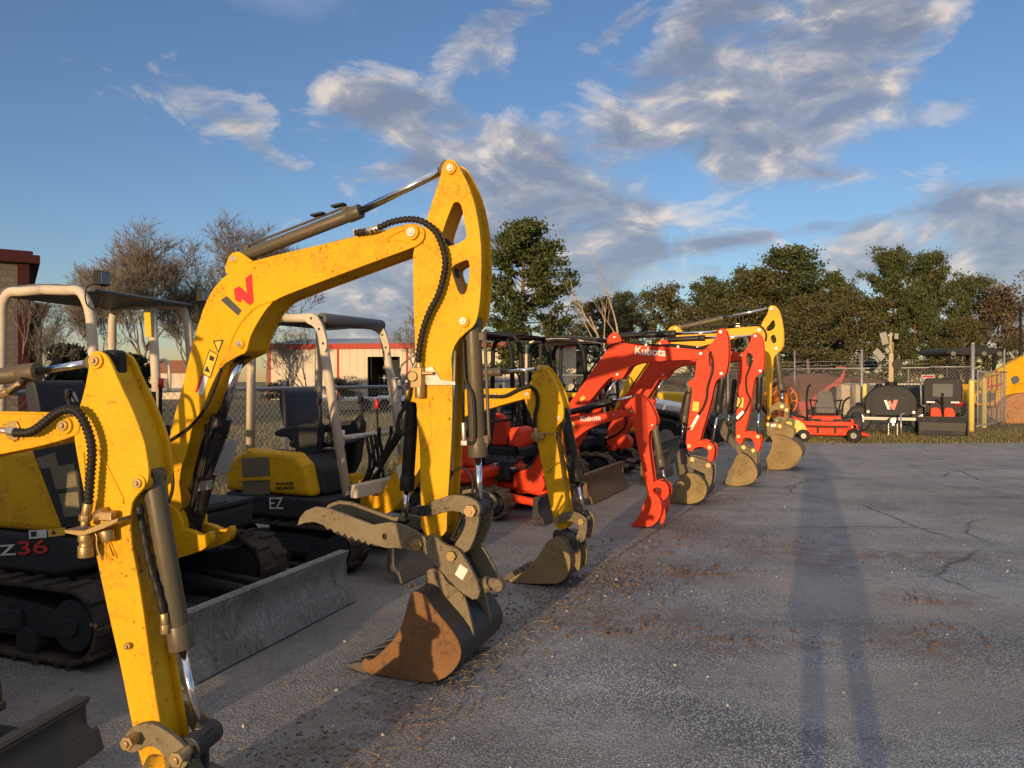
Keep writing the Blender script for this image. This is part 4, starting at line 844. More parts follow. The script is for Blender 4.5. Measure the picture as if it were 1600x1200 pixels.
# ================================================================== last yellow machine with the wide tilting bucket
def far_yellow():
    m = Mach((5.2, 14.1), 4.2, 'yellow excavator at the far end of the row with a wide ditching bucket')
    m.base(xl=1.0, r=.28, w=.36, gauge=.80, blade_x=2.0, blade_w=.98, blade_h=.42, blade_mat='steel')
    m.body('yellow_far', xr=-1.1, xf=.6, yr=-.92, yl=.92, z0=.56, z1=.82, ztop=1.42, hood_y=-.25, floor=.84, seat_x=-.3, seat_y=.28)
    m.canopy(.55, -.7, -.35, .85, 2.55, .86, 1.1, .04, 'plastic', 'greyroof')
    m.swing(1.3, .75, 'yellow_far', .14)
    bo = m.arm('boom', [(968, 668), (955, 650), (975, 600), (1002, 556), (1024, 536), (1044, 526), (1070, 522), (1145, 512.5), (1178, 510), (1188, 510), (1192, 516), (1188, 523), (1135, 531), (1084, 544), (1052, 558), (1026, 590), (998, 650), (986, 672)], .12, 'yellow_far', recess=.012, th=.02)
    m.plates('cylinder_lug', [(1042, 525), (1044, 514), (1050, 509.5), (1059, 508.5), (1068, 520), (1050, 528)], [-.07, .07], .035, 'yellow_far', bo); m.boss(bo, 1056, 513, .075, .034, 'yellow_far', .012)
    m.boss(bo, 1186, 515.5, .12, .045, 'yellow_far', .02)
    so = [(1200, 489), (1201, 480), (1206, 476.5), (1215, 480), (1221, 498), (1224.5, 523), (1223, 546), (1212, 553), (1207, 566), (1205, 600), (1203.5, 632), (1202.5, 656), (1198, 656), (1199, 640), (1195, 590), (1196, 566), (1190, 540), (1188, 520), (1189, 508), (1193, 500)]
    st = m.arm('stick', so, .10, 'yellow_far', holes=[[(1207, 500), (1210, 500), (1212, 510), (1207, 516), (1197, 518), (1197, 512), (1203, 506)], [(1207, 523), (1211, 523), (1214, 533), (1210, 537), (1206, 536), (1203, 528)]], recess=.024, th=.02)
    for q in ((1205.5, 482), (1213, 544.5)): m.boss(st, *q, .10, .04, 'yellow_far', .018)
    m.cylinder('stick_cylinder', (1062, 512), (1130, 497), (1205, 481), .055, .024, mat='cyl', extras=False)
    m.hose([(1100, 511.5), (1140, 508), (1175, 507), (1190, 511), (1197, 522), (1196, 533)], .018, -.14)
    b = MB(); b.box(m.p3([(1153, 508)], -.1)[0], (.08, .05, .07)); b.build('hose_bracket', 'zinc', bo, .005)
    m.cylinder('bucket_cylinder', (1213.5, 550), (1221, 610), (1223.5, 634), .058, .024, mat='cyl', extras=False)
    lk = m.plates('bucket_link', [(1199, 641), (1206, 633), (1218, 626.5), (1229, 632), (1234, 640), (1230, 645), (1222, 640), (1210, 640), (1204, 646)], [-.13, .13], .03, 'tansteel')
    m.plates('bucket_link', [(1226, 640), (1233, 640), (1231, 656), (1224, 664), (1219, 662), (1225, 652)], [-.10, .10], .03, 'tansteel')
    m.pins(lk, [(1222, 635), (1229, 641)], -.16, .16, .03, 'brass')
    co = m.plates('tilt_coupler', [(1197, 663), (1210, 660), (1222, 661.5), (1241.5, 670), (1241, 680), (1237, 687), (1218, 680), (1202, 683), (1197, 676)], [-.2, -.1, .1, .2], .05, 'tansteel')
    m.pins(co, [(1199, 663), (1218.5, 666)], -.26, .2, .03, 'brass')
    m.decal(co, [(1204.5, 662.5), (1213, 662), (1213, 666.5), (1204.5, 667)], -.2262, 'sticker_white', 'data_plate')
    side = [(1199, 733.5), (1195.5, 720), (1204, 704), (1208, 690), (1203, 682), (1214, 678), (1232, 684), (1244, 691), (1253, 702), (1253.5, 713), (1245, 726), (1230, 734)]
    bk = m.bucket(side, [4, 5, 6, 7, 8, 9, 10, 11, 0], .42, 'tansteel', 'tansteel', None, 0, (1196, 733.5))
    m.pins(bk, [(1223, 711)], -.46, -.40, .07, 'tansteel', nut=False)
    return m
m6 = far_yellow()
# one more machine, standing behind the camera: only its shade over the row is in the picture
mb = copy_tree(m2.root); mb.location = (-5.5, 2.1, 0); mb.rotation_euler = (0, 0, rad(-25))
mb['label'] = 'yellow excavator outside the picture whose shade falls across the nearer machines'
# ================================================================== ground
def sheet(name, poly, z, mat, kind='structure', cuts=0):
    me = bpy.data.meshes.new(name); me.from_pydata([(x, y, z) for x, y in poly], [], [tuple(range(len(poly)))])
    me.materials.append(mat); o = bpy.data.objects.new(name, me); COL.objects.link(o); return tag(o, kind=kind)
def ground_mat():
    m, nt, b = base_mat('dry_grass_soil')
    tc = nd(nt, 'ShaderNodeTexCoord').outputs['Object']
    n1 = noise_n(nt, tc, 0.22, 6, 0.6); n2 = noise_n(nt, tc, 2.3, 8, 0.7); n3 = noise_n(nt, tc, 30, 4, 0.7)
    grass = ramp(nt, n2.outputs['Fac'], [(0.30, (0.085, 0.075, 0.026)), (0.5, (0.16, 0.125, 0.045)), (0.68, (0.24, 0.17, 0.075))]).outputs[0]
    soil = ramp(nt, n3.outputs['Fac'], [(0.3, (0.11, 0.07, 0.045)), (0.7, (0.20, 0.13, 0.085))]).outputs[0]
    c = mix_c(nt, ramp(nt, n1.outputs['Fac'], [(0.52, 0.0), (0.62, 1.0)]).outputs[0], grass, soil)
    nt.links.new(c, b.inputs['Base Color']); b.inputs['Roughness'].default_value = 0.95
    bump(nt, b, n3.outputs['Fac'], 0.8, 0.06); return m
def asphalt_mat():
    m, nt, b = base_mat('weathered_asphalt')
    tc = nd(nt, 'ShaderNodeTexCoord').outputs['Object']
    big = noise_n(nt, tc, 0.35, 6, 0.6); mid = noise_n(nt, tc, 1.7, 9, 0.68, 0.4); fine = noise_n(nt, tc, 55, 3, 0.6)
    ag = nd(nt, 'ShaderNodeTexVoronoi'); ag.inputs['Scale'].default_value = 78; nt.links.new(tc, ag.inputs['Vector'])
    agc = nd(nt, 'ShaderNodeSeparateColor'); nt.links.new(ag.outputs['Color'], agc.inputs[0])
    stone = ramp(nt, agc.outputs[0], [(0.0, (0.13, 0.132, 0.138)), (0.45, (0.43, 0.43, 0.438)), (0.80, (0.62, 0.62, 0.62)), (0.95, (0.68, 0.67, 0.64)), (1.0, (0.78, 0.76, 0.71))]).outputs[0]
    binder = mix_c(nt, ramp(nt, ag.outputs['Distance'], [(0.30, 0.0), (0.62, 1.0)]).outputs[0], stone, (0.15, 0.152, 0.158))
    # wear: places where fines fill the stone, paler and darker areas
    fines = noise_n(nt, tc, 0.8, 6, 0.66, 0.5)
    binder = mix_c(nt, ramp(nt, fines.outputs['Fac'], [(.42, 0.0), (.62, .75)]).outputs[0], binder, (0.335, 0.33, 0.33))
    binder = mix_c(nt, 1.0, binder, ramp(nt, big.outputs['Fac'], [(0.3, 0.70), (0.5, 1.0), (0.7, 1.28)]).outputs[0], 'MULTIPLY')
    binder = mix_c(nt, 1.0, binder, ramp(nt, mid.outputs['Fac'], [(0.32, 0.78), (0.68, 1.18)]).outputs[0], 'MULTIPLY')
    mpt = nd(nt, 'ShaderNodeMapping'); mpt.inputs['Rotation'].default_value = (0, 0, rad(64)); mpt.inputs['Scale'].default_value = (.22, 1.7, 1); nt.links.new(tc, mpt.inputs[0])
    trk = noise_n(nt, mpt.outputs[0], 1.0, 7, 0.62, 0.6)
    binder = mix_c(nt, 1.0, binder, ramp(nt, trk.outputs['Fac'], [(0.34, 0.80), (0.5, 1.0), (0.66, 1.16)]).outputs[0], 'MULTIPLY')
    oil = noise_n(nt, tc, 0.9, 4, 0.5)
    binder = mix_c(nt, ramp(nt, oil.outputs['Fac'], [(0.64, 0.0), (0.72, .55)]).outputs[0], binder, (0.06, 0.055, 0.052))
    # clay tracked over the row's front line and stains in the lot
    sx = nd(nt, 'ShaderNodeSeparateXYZ'); nt.links.new(tc, sx.inputs[0])
    th = rad(27); px, py = .45, 6.0
    dist = mth(nt, 'ADD', mth(nt, 'MULTIPLY', mth(nt, 'SUBTRACT', sx.outputs[0], px), math.cos(th)), mth(nt, 'MULTIPLY', mth(nt, 'SUBTRACT', sx.outputs[1], py), -math.sin(th)))
    dd = mth(nt, 'ABSOLUTE', mth(nt, 'ADD', dist, mth(nt, 'MULTIPLY', mth(nt, 'SUBTRACT', big.outputs['Fac'], 0.5), 1.2)))
    line = ramp(nt, dd, [(0.0, 1.0), (0.12, 0.9), (0.75, 0.0)]).outputs[0]
    yr = nd(nt, 'ShaderNodeMapRange'); nt.links.new(sx.outputs[1], yr.inputs[0]); yr.inputs[1].default_value = 3.0; yr.inputs[2].default_value = 8.0
    left = nd(nt, 'ShaderNodeMapRange'); nt.links.new(dist, left.inputs[0]); left.inputs[1].default_value = 0.6; left.inputs[2].default_value = -1.2
    cl = noise_n(nt, tc, 2.6, 9, 0.74, 0.8)
    binder = mix_c(nt, mth(nt, 'MULTIPLY', mth(nt, 'MULTIPLY', left.outputs[0], .55), ramp(nt, mid.outputs['Fac'], [(.3, .4), (.6, 1.)]).outputs[0]), binder, (0.25, 0.222, 0.195))
    dust = mth(nt, 'MULTIPLY', ramp(nt, mth(nt, 'ABSOLUTE', mth(nt, 'SUBTRACT', sx.outputs[1], 9.0)), [(0.0, .55), (1.0, .55)]).outputs[0], ramp(nt, noise_n(nt, tc, 0.55, 7, .62, .4).outputs['Fac'], [(.46, 0.), (.66, 1.)]).outputs[0])
    binder = mix_c(nt, dust, binder, (0.42, 0.365, 0.31))
    seam = mth(nt, 'MULTIPLY', ramp(nt, mth(nt, 'ABSOLUTE', mth(nt, 'ADD', dist, mth(nt, 'MULTIPLY', mth(nt, 'SUBTRACT', mid.outputs['Fac'], .5), .05))), [(0., 1.), (.012, .8), (.03, 0.)]).outputs[0], yr.outputs[0])
    binder = mix_c(nt, mth(nt, 'MULTIPLY', seam, .8), binder, (0.05, 0.042, 0.036))
    lm = mth(nt, 'MULTIPLY', line, ramp(nt, cl.outputs['Fac'], [(0.40, 0.0), (0.58, 1.0)]).outputs[0])
    um = mth(nt, 'MULTIPLY', mth(nt, 'MULTIPLY', left.outputs[0], yr.outputs[0]), ramp(nt, cl.outputs['Fac'], [(0.40, 0.0), (0.62, 1.0)]).outputs[0])
    spots = None
    for (qx, qy), rx, ry in ((gp(1130, 1005)[:2], .35, .16), (gp(1240, 1008)[:2], .30, .07), (gp(1440, 1005)[:2], .28, .30), (gp(1450, 935)[:2], .35, .22), (gp(1060, 895)[:2], .55, .30), (gp(1100, 900)[:2], .35, .15), (gp(1230, 860)[:2], .5, .3), (gp(990, 970)[:2], .5, .35), (gp(1300, 880)[:2], .3, .2), (gp(1400, 870)[:2], .8, .3)):
        dx = mth(nt, 'DIVIDE', mth(nt, 'SUBTRACT', sx.outputs[0], qx), rx); dy = mth(nt, 'DIVIDE', mth(nt, 'SUBTRACT', sx.outputs[1], qy), ry)
        r2 = mth(nt, 'ADD', mth(nt, 'MULTIPLY', dx, dx), mth(nt, 'MULTIPLY', dy, dy))
        g = mth(nt, 'POWER', 0.5, r2); spots = g if spots is None else mth(nt, 'MAXIMUM', spots, g)
    cl2 = noise_n(nt, tc, 6, 8, 0.72, 0.5)
    spm = mth(nt, 'MULTIPLY', ramp(nt, spots, [(0.15, 0.0), (0.75, 1.0)]).outputs[0], ramp(nt, cl2.outputs['Fac'], [(0.42, 0.0), (0.60, 1.0)]).outputs[0])
    clay = ramp(nt, cl2.outputs['Fac'], [(0.3, (0.085, 0.050, 0.033)), (0.55, (0.17, 0.095, 0.056)), (0.75, (0.25, 0.145, 0.088))]).outputs[0]
    f = mth(nt, 'MULTIPLY', mth(nt, 'MAXIMUM', mth(nt, 'MAXIMUM', mth(nt, 'MULTIPLY', lm, .6), mth(nt, 'MULTIPLY', um, .45)), mth(nt, 'MULTIPLY', spm, .75)), 0.92)
    # far sandy wash over the end of the lot
    fr = nd(nt, 'ShaderNodeMapRange'); nt.links.new(sx.outputs[1], fr.inputs[0]); fr.inputs[1].default_value = 7; fr.inputs[2].default_value = 19
    sandf = mth(nt, 'MULTIPLY', mth(nt, 'MULTIPLY', fr.outputs[0], 0.85), ramp(nt, mid.outputs['Fac'], [(0.36, 0.0), (0.62, 1.0)]).outputs[0])
    c = mix_c(nt, sandf, binder, (0.42, 0.34, 0.26))
    c = mix_c(nt, f, c, clay)
    # cracks
    wv = noise_n(nt, tc, 1.3, 5, 0.6); wvv = mix_c(nt, 0.35, tc, wv.outputs['Color'], 'ADD')
    vc = nd(nt, 'ShaderNodeTexVoronoi', feature='DISTANCE_TO_EDGE'); vc.inputs['Scale'].default_value = 0.42; nt.links.new(wvv, vc.inputs['Vector'])
    crack = ramp(nt, vc.outputs['Distance'], [(0.0, 1.0), (0.004, 0.7), (0.009, 0.0)]).outputs[0]
    cm = mth(nt, 'MULTIPLY', crack, ramp(nt, big.outputs['Fac'], [(0.44, 0.0), (0.54, 1.0)]).outputs[0])
    xr = nd(nt, 'ShaderNodeMapRange'); nt.links.new(sx.outputs[0], xr.inputs[0]); xr.inputs[1].default_value = 2.6; xr.inputs[2].default_value = 4.0
    cm = mth(nt, 'MULTIPLY', cm, xr.outputs[0])
    c = mix_c(nt, mth(nt, 'MULTIPLY', cm, .55), c, (0.025, 0.023, 0.022))
    nt.links.new(c, b.inputs['Base Color'])
    nt.links.new(mth(nt, 'ADD', mth(nt, 'MULTIPLY', mid.outputs['Fac'], 0.2), 0.66), b.inputs['Roughness'])
    h = mth(nt, 'ADD', mth(nt, 'MULTIPLY', ag.outputs['Distance'], -0.9), mth(nt, 'MULTIPLY', fine.outputs['Fac'], 0.6))
    h = mth(nt, 'ADD', h, mth(nt, 'MULTIPLY', cl2.outputs['Fac'], 0.9)); h = mth(nt, 'SUBTRACT', h, mth(nt, 'MULTIPLY', cm, 2.0))
    bump(nt, b, h, 1.0, 0.02); return m
sheet('ground', [(-300, -120), (300, -120), (300, 420), (-300, 420)], -.012, ground_mat())
edge = [(-3.2, 22.5), (3, 21.3), (7, 19.9), (10, 19.6), (13, 19.7), (16, 20.6), (19, 22.5), (24, 24), (40, 25)]
asph = asphalt_mat()
sheet('asphalt_lot', ([(40, -25), (-14, -25), (-7.0, 1), (-4.3, 7.2), (-2.1, 11.8), (0.0, 18.3), (.6, 22)] + edge[1:])[::-1], 0.0, asph)

# loose clay clods and pebbles
_t = bmesh.new(); bmesh.ops.create_icosphere(_t, subdivisions=1, radius=1.0); _t.verts.index_update()
ICO = ([v.co.copy() for v in _t.verts], [tuple(v.index for v in f.verts) for f in _t.faces]); _t.free()
def clods(name, mat, pts, flat=0.6):
    V, Fc = [], []
    for (x, y, r) in pts:
        s = RND.uniform(.6, 1.5); a = RND.uniform(0, 6.28); ca, sa = math.cos(a), math.sin(a); o = len(V)
        for q in ICO[0]:
            k = r * RND.uniform(.72, 1.2); u, v = q.x * s * k, q.y / s * k
            V.append((x + u * ca - v * sa, y + u * sa + v * ca, r * flat * .45 + q.z * flat * k))
        Fc += [tuple(i + o for i in f) for f in ICO[1]]
    me = bpy.data.meshes.new(name); me.from_pydata(V, [], Fc); me.materials.append(mat)
    ob = bpy.data.objects.new(name, me); COL.objects.link(ob); return tag(ob, kind='stuff')
claym = paint('clay_clod', (0.145, 0.088, 0.058), (0.08, 0.05, 0.035), 1.0, 0.9, 0.4)
brn = paint('dry_soil_clod', (0.17, 0.12, 0.075), (0.08, 0.05, 0.03), 1.0, 0.9, 0.4)
peb = plain('pale_pebble', (0.42, 0.39, 0.34), 0.7)
def along(n, y0, y1, spread, r0, r1, off=0):
    out = []
    for _ in range(n):
        y = RND.uniform(y0, y1); t = (y - 6.0) / math.cos(rad(27)); c = RND.gauss(off, spread)
        out.append((.45 + t * math.sin(rad(27)) + c * math.cos(rad(27)), y - c * math.sin(rad(27)), r0 * (r1 / r0) ** (RND.random() ** 2.2)))
    return out
def around(px, py, n, sx, sy, r0, r1):
    g = gp(px, py); return [(g.x + RND.gauss(0, sx), g.y + RND.gauss(0, sy), r0 * (r1 / r0) ** (RND.random() ** 2.2)) for _ in range(n)]
clods('clay_clods', claym, along(260, 5.2, 8.2, .30, .004, .022, .25) + around(1060, 893, 160, .40, .14, .004, .024) + around(1090, 898, 90, .25, .05, .004, .022) + around(985, 980, 80, .30, .14, .004, .020) + around(1050, 985, 70, .30, .08, .004, .020) + around(1170, 1002, 40, .25, .05, .005, .02) + around(1440, 990, 50, .16, .14, .006, .024) + around(1450, 940, 24, .12, .1, .006, .022) + around(1205, 845, 50, .3, .18, .006, .02) + around(760, 905, 90, .5, .4, .006, .03))
clods('soil_clods', brn, along(3000, 2.0, 7.5, .20, .002, .014, .06) + along(1500, 2.0, 9.0, .45, .002, .010, .3) + along(500, 5.0, 11, .42, .004, .022, .2) + along(260, 3, 13, .9, .003, .012, -.3) + around(880, 920, 120, .4, .3, .005, .03) + around(700, 1075, 80, .3, .2, .004, .016))
clods('pebbles', peb, [(RND.uniform(-1.2, 6.5), RND.uniform(2.8, 17) if i % 2 else RND.uniform(2.6, 7), RND.uniform(.004, .011)) for i in range(190)] + along(90, 2.5, 8, .3, .004, .012), .8)
# straw and twigs by the big bucket
b = MB()
for _ in range(420):
    (x, y, r), = along(1, 2.6, 7.0, .20, .01, .02, .02); a = RND.uniform(0, 6.28); L = RND.uniform(.02, .11)
    b.tube([(x, y, .004), (x + math.cos(a) * L, y + math.sin(a) * L, RND.uniform(.003, .018))], RND.uniform(.0008, .0018), 3, cap=False)
tag(b.build('straw_litter', plain('straw', (0.30, 0.22, 0.11), 0.85), norm=False), kind='stuff')

# grass blades along the far strip and in the field behind the row
gm, nt, bs = base_mat('grass_blade')
oi = nd(nt, 'ShaderNodeNewGeometry'); nt.links.new(ramp(nt, oi.outputs['Random Per Island'], [(0.0, (0.075, 0.085, 0.02)), (0.5, (0.15, 0.13, 0.04)), (1.0, (0.27, 0.20, 0.09))]).outputs[0], bs.inputs['Base Color']); bs.inputs['Roughness'].default_value = 0.9
def edge_y(x):
    for (x0, y0), (x1, y1) in zip(edge, edge[1:]):
        if x0 <= x <= x1: return y0 + (y1 - y0) * (x - x0) / (x1 - x0)
    return 23
b = MB()
def blade(x, y, h):
    a = RND.uniform(0, 3.14); w = .012; dx, dy = math.cos(a) * w, math.sin(a) * w; lx, ly = RND.gauss(0, h * .35), RND.gauss(0, h * .35)
    b.face([b.bm.verts.new((x - dx, y - dy, -.01)), b.bm.verts.new((x + dx, y + dy, -.01)), b.bm.verts.new((x + lx, y + ly, h))])
for _ in range(17000):
    x = RND.uniform(4, 20); y = edge_y(x) + abs(RND.gauss(0, 1.9)) - .03
    blade(x, y, RND.uniform(.02, .085))
for _ in range(26000):
    y = 5 + 34 * RND.random() ** 1.8; fx = -4.1 + (y - 7.2) * .455 if y < 12 else -1.9 + (y - 12) * .30
    x = fx - .05 - 14 * RND.random() ** 1.7; near = max(0, 1 - (fx - x) / 2.0)
    blade(x, y, RND.uniform(.05, .16) * (1 + 2.4 * near * RND.random()))
tag(b.build('grass', gm, norm=False), kind='stuff')

# ================================================================== chain-link fences
def fence(name, a, c, h, label, posts, rail=True, barbs=0, step=.11, wr=.0042, z0=.04, group=None):
    a, c = Vector((*a, 0)), Vector((*c, 0)); d = c - a; L = d.length; d.normalize()
    root = empty(name, a, math.atan2(d.y, d.x), label, 'fence', group)
    b = MB(); H = h - z0; n = int((L + H) / step)
    for k in range(n):
        for sg in (1, -1):
            u0 = -H + k * step; u1 = u0 + H; za, zb = (z0, h) if sg == 1 else (h, z0)
            s0, s1 = max(0, -u0 / H), min(1, (L - u0) / H)
            if s1 - s0 < .02: continue
            p = Vector((u0 + H * s0, .004 * sg, za + (zb - za) * s0)); q = Vector((u0 + H * s1, .004 * sg, za + (zb - za) * s1))
            b.tube([p, q], wr, 3, cap=False)
    b.build('chain_link_mesh', 'galv', root, norm=False)
    if rail: b = MB(); b.tube([(0, 0, h), (L, 0, h)], .024, 8); b.build('top_rail', 'galv', root)
    for u, hh, r in posts:
        b = MB(); b.tube([(u, .03, 0), (u, .03, hh)], r, 10); b.tube([(u, .03, hh), (u, .03, hh + r * 1.1)], r * 1.2, 10, rr=[r * 1.2, r * .5]); b.build('fence_post', 'galv', root)
    for i in range(barbs):
        b = MB(); z = h + .14 * (i + 1)
        for k in range(12):
            u0, u1 = L * k / 12, L * (k + 1) / 12
            b.tube(catmull([(u0, .03, z), ((u0 + u1) / 2, .03, z - .03), (u1, .03, z)], 3), .006, 4, cap=False)
            for j in range(6): b.box((u0 + (u1 - u0) * j / 6, .03, z - .015), (.005, .05, .04))
        b.build('barbed_wire', 'galv', root, norm=False)
    return root
BF = (14.0, 24.9); BL = (9.0, 31.0)
fence('chain_link_fence', BL, BF, 2.08, 'tall chain-link fence with barbed wire behind the mower and light tower', [(.0, 2.1, .03), (3.0, 2.75, .028), (5.6, 2.7, .045), (7.2, 2.05, .025)], barbs=2, step=.115, wr=.005)
fence('chain_link_fence', (14.02, 24.9), (15.35, 24.6), 2.1, 'short chain-link panel between the black loader and the thick steel gate post', [(1.30, 2.85, .055)], step=.115, wr=.005)
g = fence('gate_leaf', (15.55, 24.75), (18.4, 27.6), 1.95, 'open chain-link gate leaf in front of the yellow track loader', [(0.03, 2.0, .025), (3.3, 2.0, .025), (3.75, 2.75, .032)], step=.14, wr=.004, z0=.12)
g['category'] = 'gate'
b = MB(); b.tube([(0, .03, .12), (3.75, .03, .12)], .028, 8); b.build('bottom_rail', 'galv', g)
fence('chain_link_fence', (-3.95, 7.2), (-1.75, 11.8), 1.58, 'low chain-link fence along the dry grass behind the first machines', [(0, 1.62, .03), (2.5, 1.62, .03), (5.07, 1.65, .035)], step=.085, wr=.0022)
fence('chain_link_fence', (-6.4, 1.6), (-4.0, 7.15), 1.58, 'chain-link fence behind the cream canopy at the left edge', [(0, 1.62, .03), (3.0, 1.62, .03)], step=.085, wr=.0022)
fence('chain_link_fence', (-1.7, 11.9), (0.6, 19.6), 1.66, 'long chain-link fence behind the orange-red machines', [(2.7, 1.72, .03), (5.4, 1.72, .03), (8.0, 1.72, .03)], step=.095, wr=.003)
fence('chain_link_fence', (0.7, 19.7), (8.9, 31.0), 1.8, 'distant stretch of chain-link fence seen between the two orange-red sticks', [(0, 1.9, .03), (3.5, 1.9, .03), (7, 1.9, .03), (10.5, 1.9, .03)], step=.12, wr=.004)
def bollard(px, y, h, top, r, label, z0=0):
    p = dp(px, 600, y); b = MB(); b.tube([(0, 0, -.02), (0, 0, h - .02), (0, 0, h), (0, 0, h + .03)], r, 16, rr=[r, r, r * .96, r * .6])
    o = b.build('bollard', 'yelpost'); o.location = (p.x, p.y, 0); tag(o, label, 'bollard', 'yellow pipe bollards at the gate'); return o
M['yelpost'] = paint('pale_yellow_post_paint', (0.72, 0.56, 0.16), (0.3, 0.22, 0.1), .5, .5, .4)
bollard(1351, 25.6, 1.50, 0, .075, 'pale yellow pipe bollard left of the black light tower')
bollard(1518, 24.0, 1.62, 0, .085, 'pale yellow pipe bollard against the black loader, before the gate post')
bollard(1538, 26.0, 1.70, 0, .08, 'yellow pipe bollard behind the open gate leaf')

# ================================================================== trees
def bark(name, c): return paint(name, c, tuple(x * .45 for x in c), 1.0, .9, .6, bmp=.5, scale=.4)
M['pinebark'] = bark('pine_bark', (0.16, 0.10, 0.06)); M['greybark'] = bark('grey_bark', (0.19, 0.16, 0.13)); M['deadwood'] = bark('dead_wood', (0.42, 0.33, 0.23))
def leafm(name, stops, trans=0.25):
    m, nt, b = base_mat(name); g = nd(nt, 'ShaderNodeNewGeometry'); tc = nd(nt, 'ShaderNodeTexCoord')
    n = noise_n(nt, tc.outputs['Object'], .9, 3, .6)
    f = mth(nt, 'ADD', mth(nt, 'MULTIPLY', g.outputs['Random Per Island'], .55), mth(nt, 'MULTIPLY', n.outputs['Fac'], .55))
    r = ramp(nt, f, stops); nt.links.new(r.outputs[0], b.inputs['Base Color']); b.inputs['Roughness'].default_value = .75
    t = nd(nt, 'ShaderNodeBsdfTranslucent'); nt.links.new(r.outputs[0], t.inputs[0]); mx = nd(nt, 'ShaderNodeMixShader'); mx.inputs[0].default_value = trans
    nt.links.new(b.outputs[0], mx.inputs[1]); nt.links.new(t.outputs[0], mx.inputs[2]); nt.links.new(mx.outputs[0], nt.nodes['Material Output'].inputs[0]); return m
M['pine'] = leafm('pine_needles', [(.25, (.026, .044, .012)), (.55, (.064, .085, .020)), (.85, (.125, .135, .036))])
M['mix'] = leafm('olive_brown_leaves', [(.25, (.040, .042, .014)), (.55, (.090, .085, .026)), (.85, (.16, .135, .042))])
M['brownleaf'] = leafm('dry_brown_leaves', [(.25, (.065, .045, .026)), (.55, (.13, .092, .052)), (.85, (.22, .165, .10))])
M['shrub'] = leafm('dark_shrub_leaves', [(.25, (.012, .020, .008)), (.55, (.030, .040, .014)), (.85, (.055, .065, .022))])
def tuft(b, p, s, R):
    d = Vector((R.gauss(0, 1), R.gauss(0, 1), R.gauss(.35, .8)))
    if d.length < .1: d = Vector((0, 0, 1))
    d.normalize(); u = d.orthogonal().normalized(); u.rotate(Matrix.Rotation(R.uniform(0, 6.28), 3, d)); L = s * R.uniform(.7, 1.4); w = s * R.uniform(.22, .42)
    b.face([b.bm.verts.new(p - u * w * .4), b.bm.verts.new(p + d * L * .5 - u * w), b.bm.verts.new(p + d * L), b.bm.verts.new(p + d * L * .5 + u * w)])
def limb(b, p, d, L, r, R, wob=.18, n=5, up=0.0, sides=5):
    pts = [p.copy()]; q = p.copy(); e = d.normalized()
    for i in range(n):
        e = (e + Vector((R.gauss(0, wob), R.gauss(0, wob), R.gauss(up, wob)))).normalized(); q = q + e * L / n; pts.append(q.copy())
    b.tube(pts, r, sides, rr=[r * (1 - .8 * i / n) for i in range(n + 1)], cap=False); return pts, e
def conifer(h, crown0, wid, seed, leaf='pine', nbr=46, dens=1.0, tsize=.34, shape=None, lean=0, lobes=True):
    R = random.Random(seed); t = MB(); c = MB(); r0 = h * .017
    tr = []; e = Vector((lean, 0, 1)).normalized(); q = Vector((0, 0, -.2))
    for i in range(13): tr.append(q.copy()); e = (e + Vector((R.gauss(0, .035), R.gauss(0, .035), .12))).normalized(); q = q + e * h * .97 / 12
    t.tube(tr, r0, 8, rr=[r0 * (1.15 - .95 * i / 12) for i in range(13)])
    for k in range(nbr):
        u = crown0 + (1 - crown0) * ((k + R.random()) / nbr); i = min(11, int(u * 12)); p = tr[i].lerp(tr[i + 1], u * 12 - i)
        v = (u - crown0) / (1 - crown0); prof = shape(v) if shape else (math.sin(math.pi * min(1, .16 + v * .80)) ** .7)
        L = wid * prof * R.uniform(.55, 1.12); a = k * 2.4 + R.uniform(-.6, .6)
        pts, e = limb(t, p, Vector((math.cos(a), math.sin(a), R.uniform(-.05, .35) + v * .5)), L, r0 * .28 * (1.1 - .5 * v), R, .14, 5, .05, 4)
        for j, s in ((5, 1.0), (4, .9), (3, .7), (2, .4)):
            if R.random() < .22 or (j == 2 and R.random() < .6): continue
            for _ in range(2):
                cc = pts[j] + Vector((R.gauss(0, .35), R.gauss(0, .35), R.gauss(.1, .2))) * (wid * .22); rr = wid * R.uniform(.09, .18) * s
                for _ in range(int(58 * dens * R.uniform(.5, 1.3))):
                    o = Vector((R.gauss(0, .55), R.gauss(0, .55), R.gauss(0, .34))); tuft(c, cc + o * rr, tsize, R)
    return t, c
TREES = {}
def tree_kind(key, trunk_mat, leaf_mat, tb, cb):
    t = tb.build('trunk', trunk_mat, norm=False); c = cb.build('crown', leaf_mat, norm=False) if cb is not None else None
    TREES[key] = (t, c); 
def plant(key, x, y, s, rz, label, name='pine_tree', cat='tree', group='trees beyond the lot', sz=None):
    root = empty(name, (x, y, 0), rz, label, cat, group); root.scale = (s, s, sz or s)
    for src in TREES[key]:
        if src is None: continue
        if src.parent is None: src.parent = root
        else: o = src.copy(); COL.objects.link(o); o.parent = root
    return root
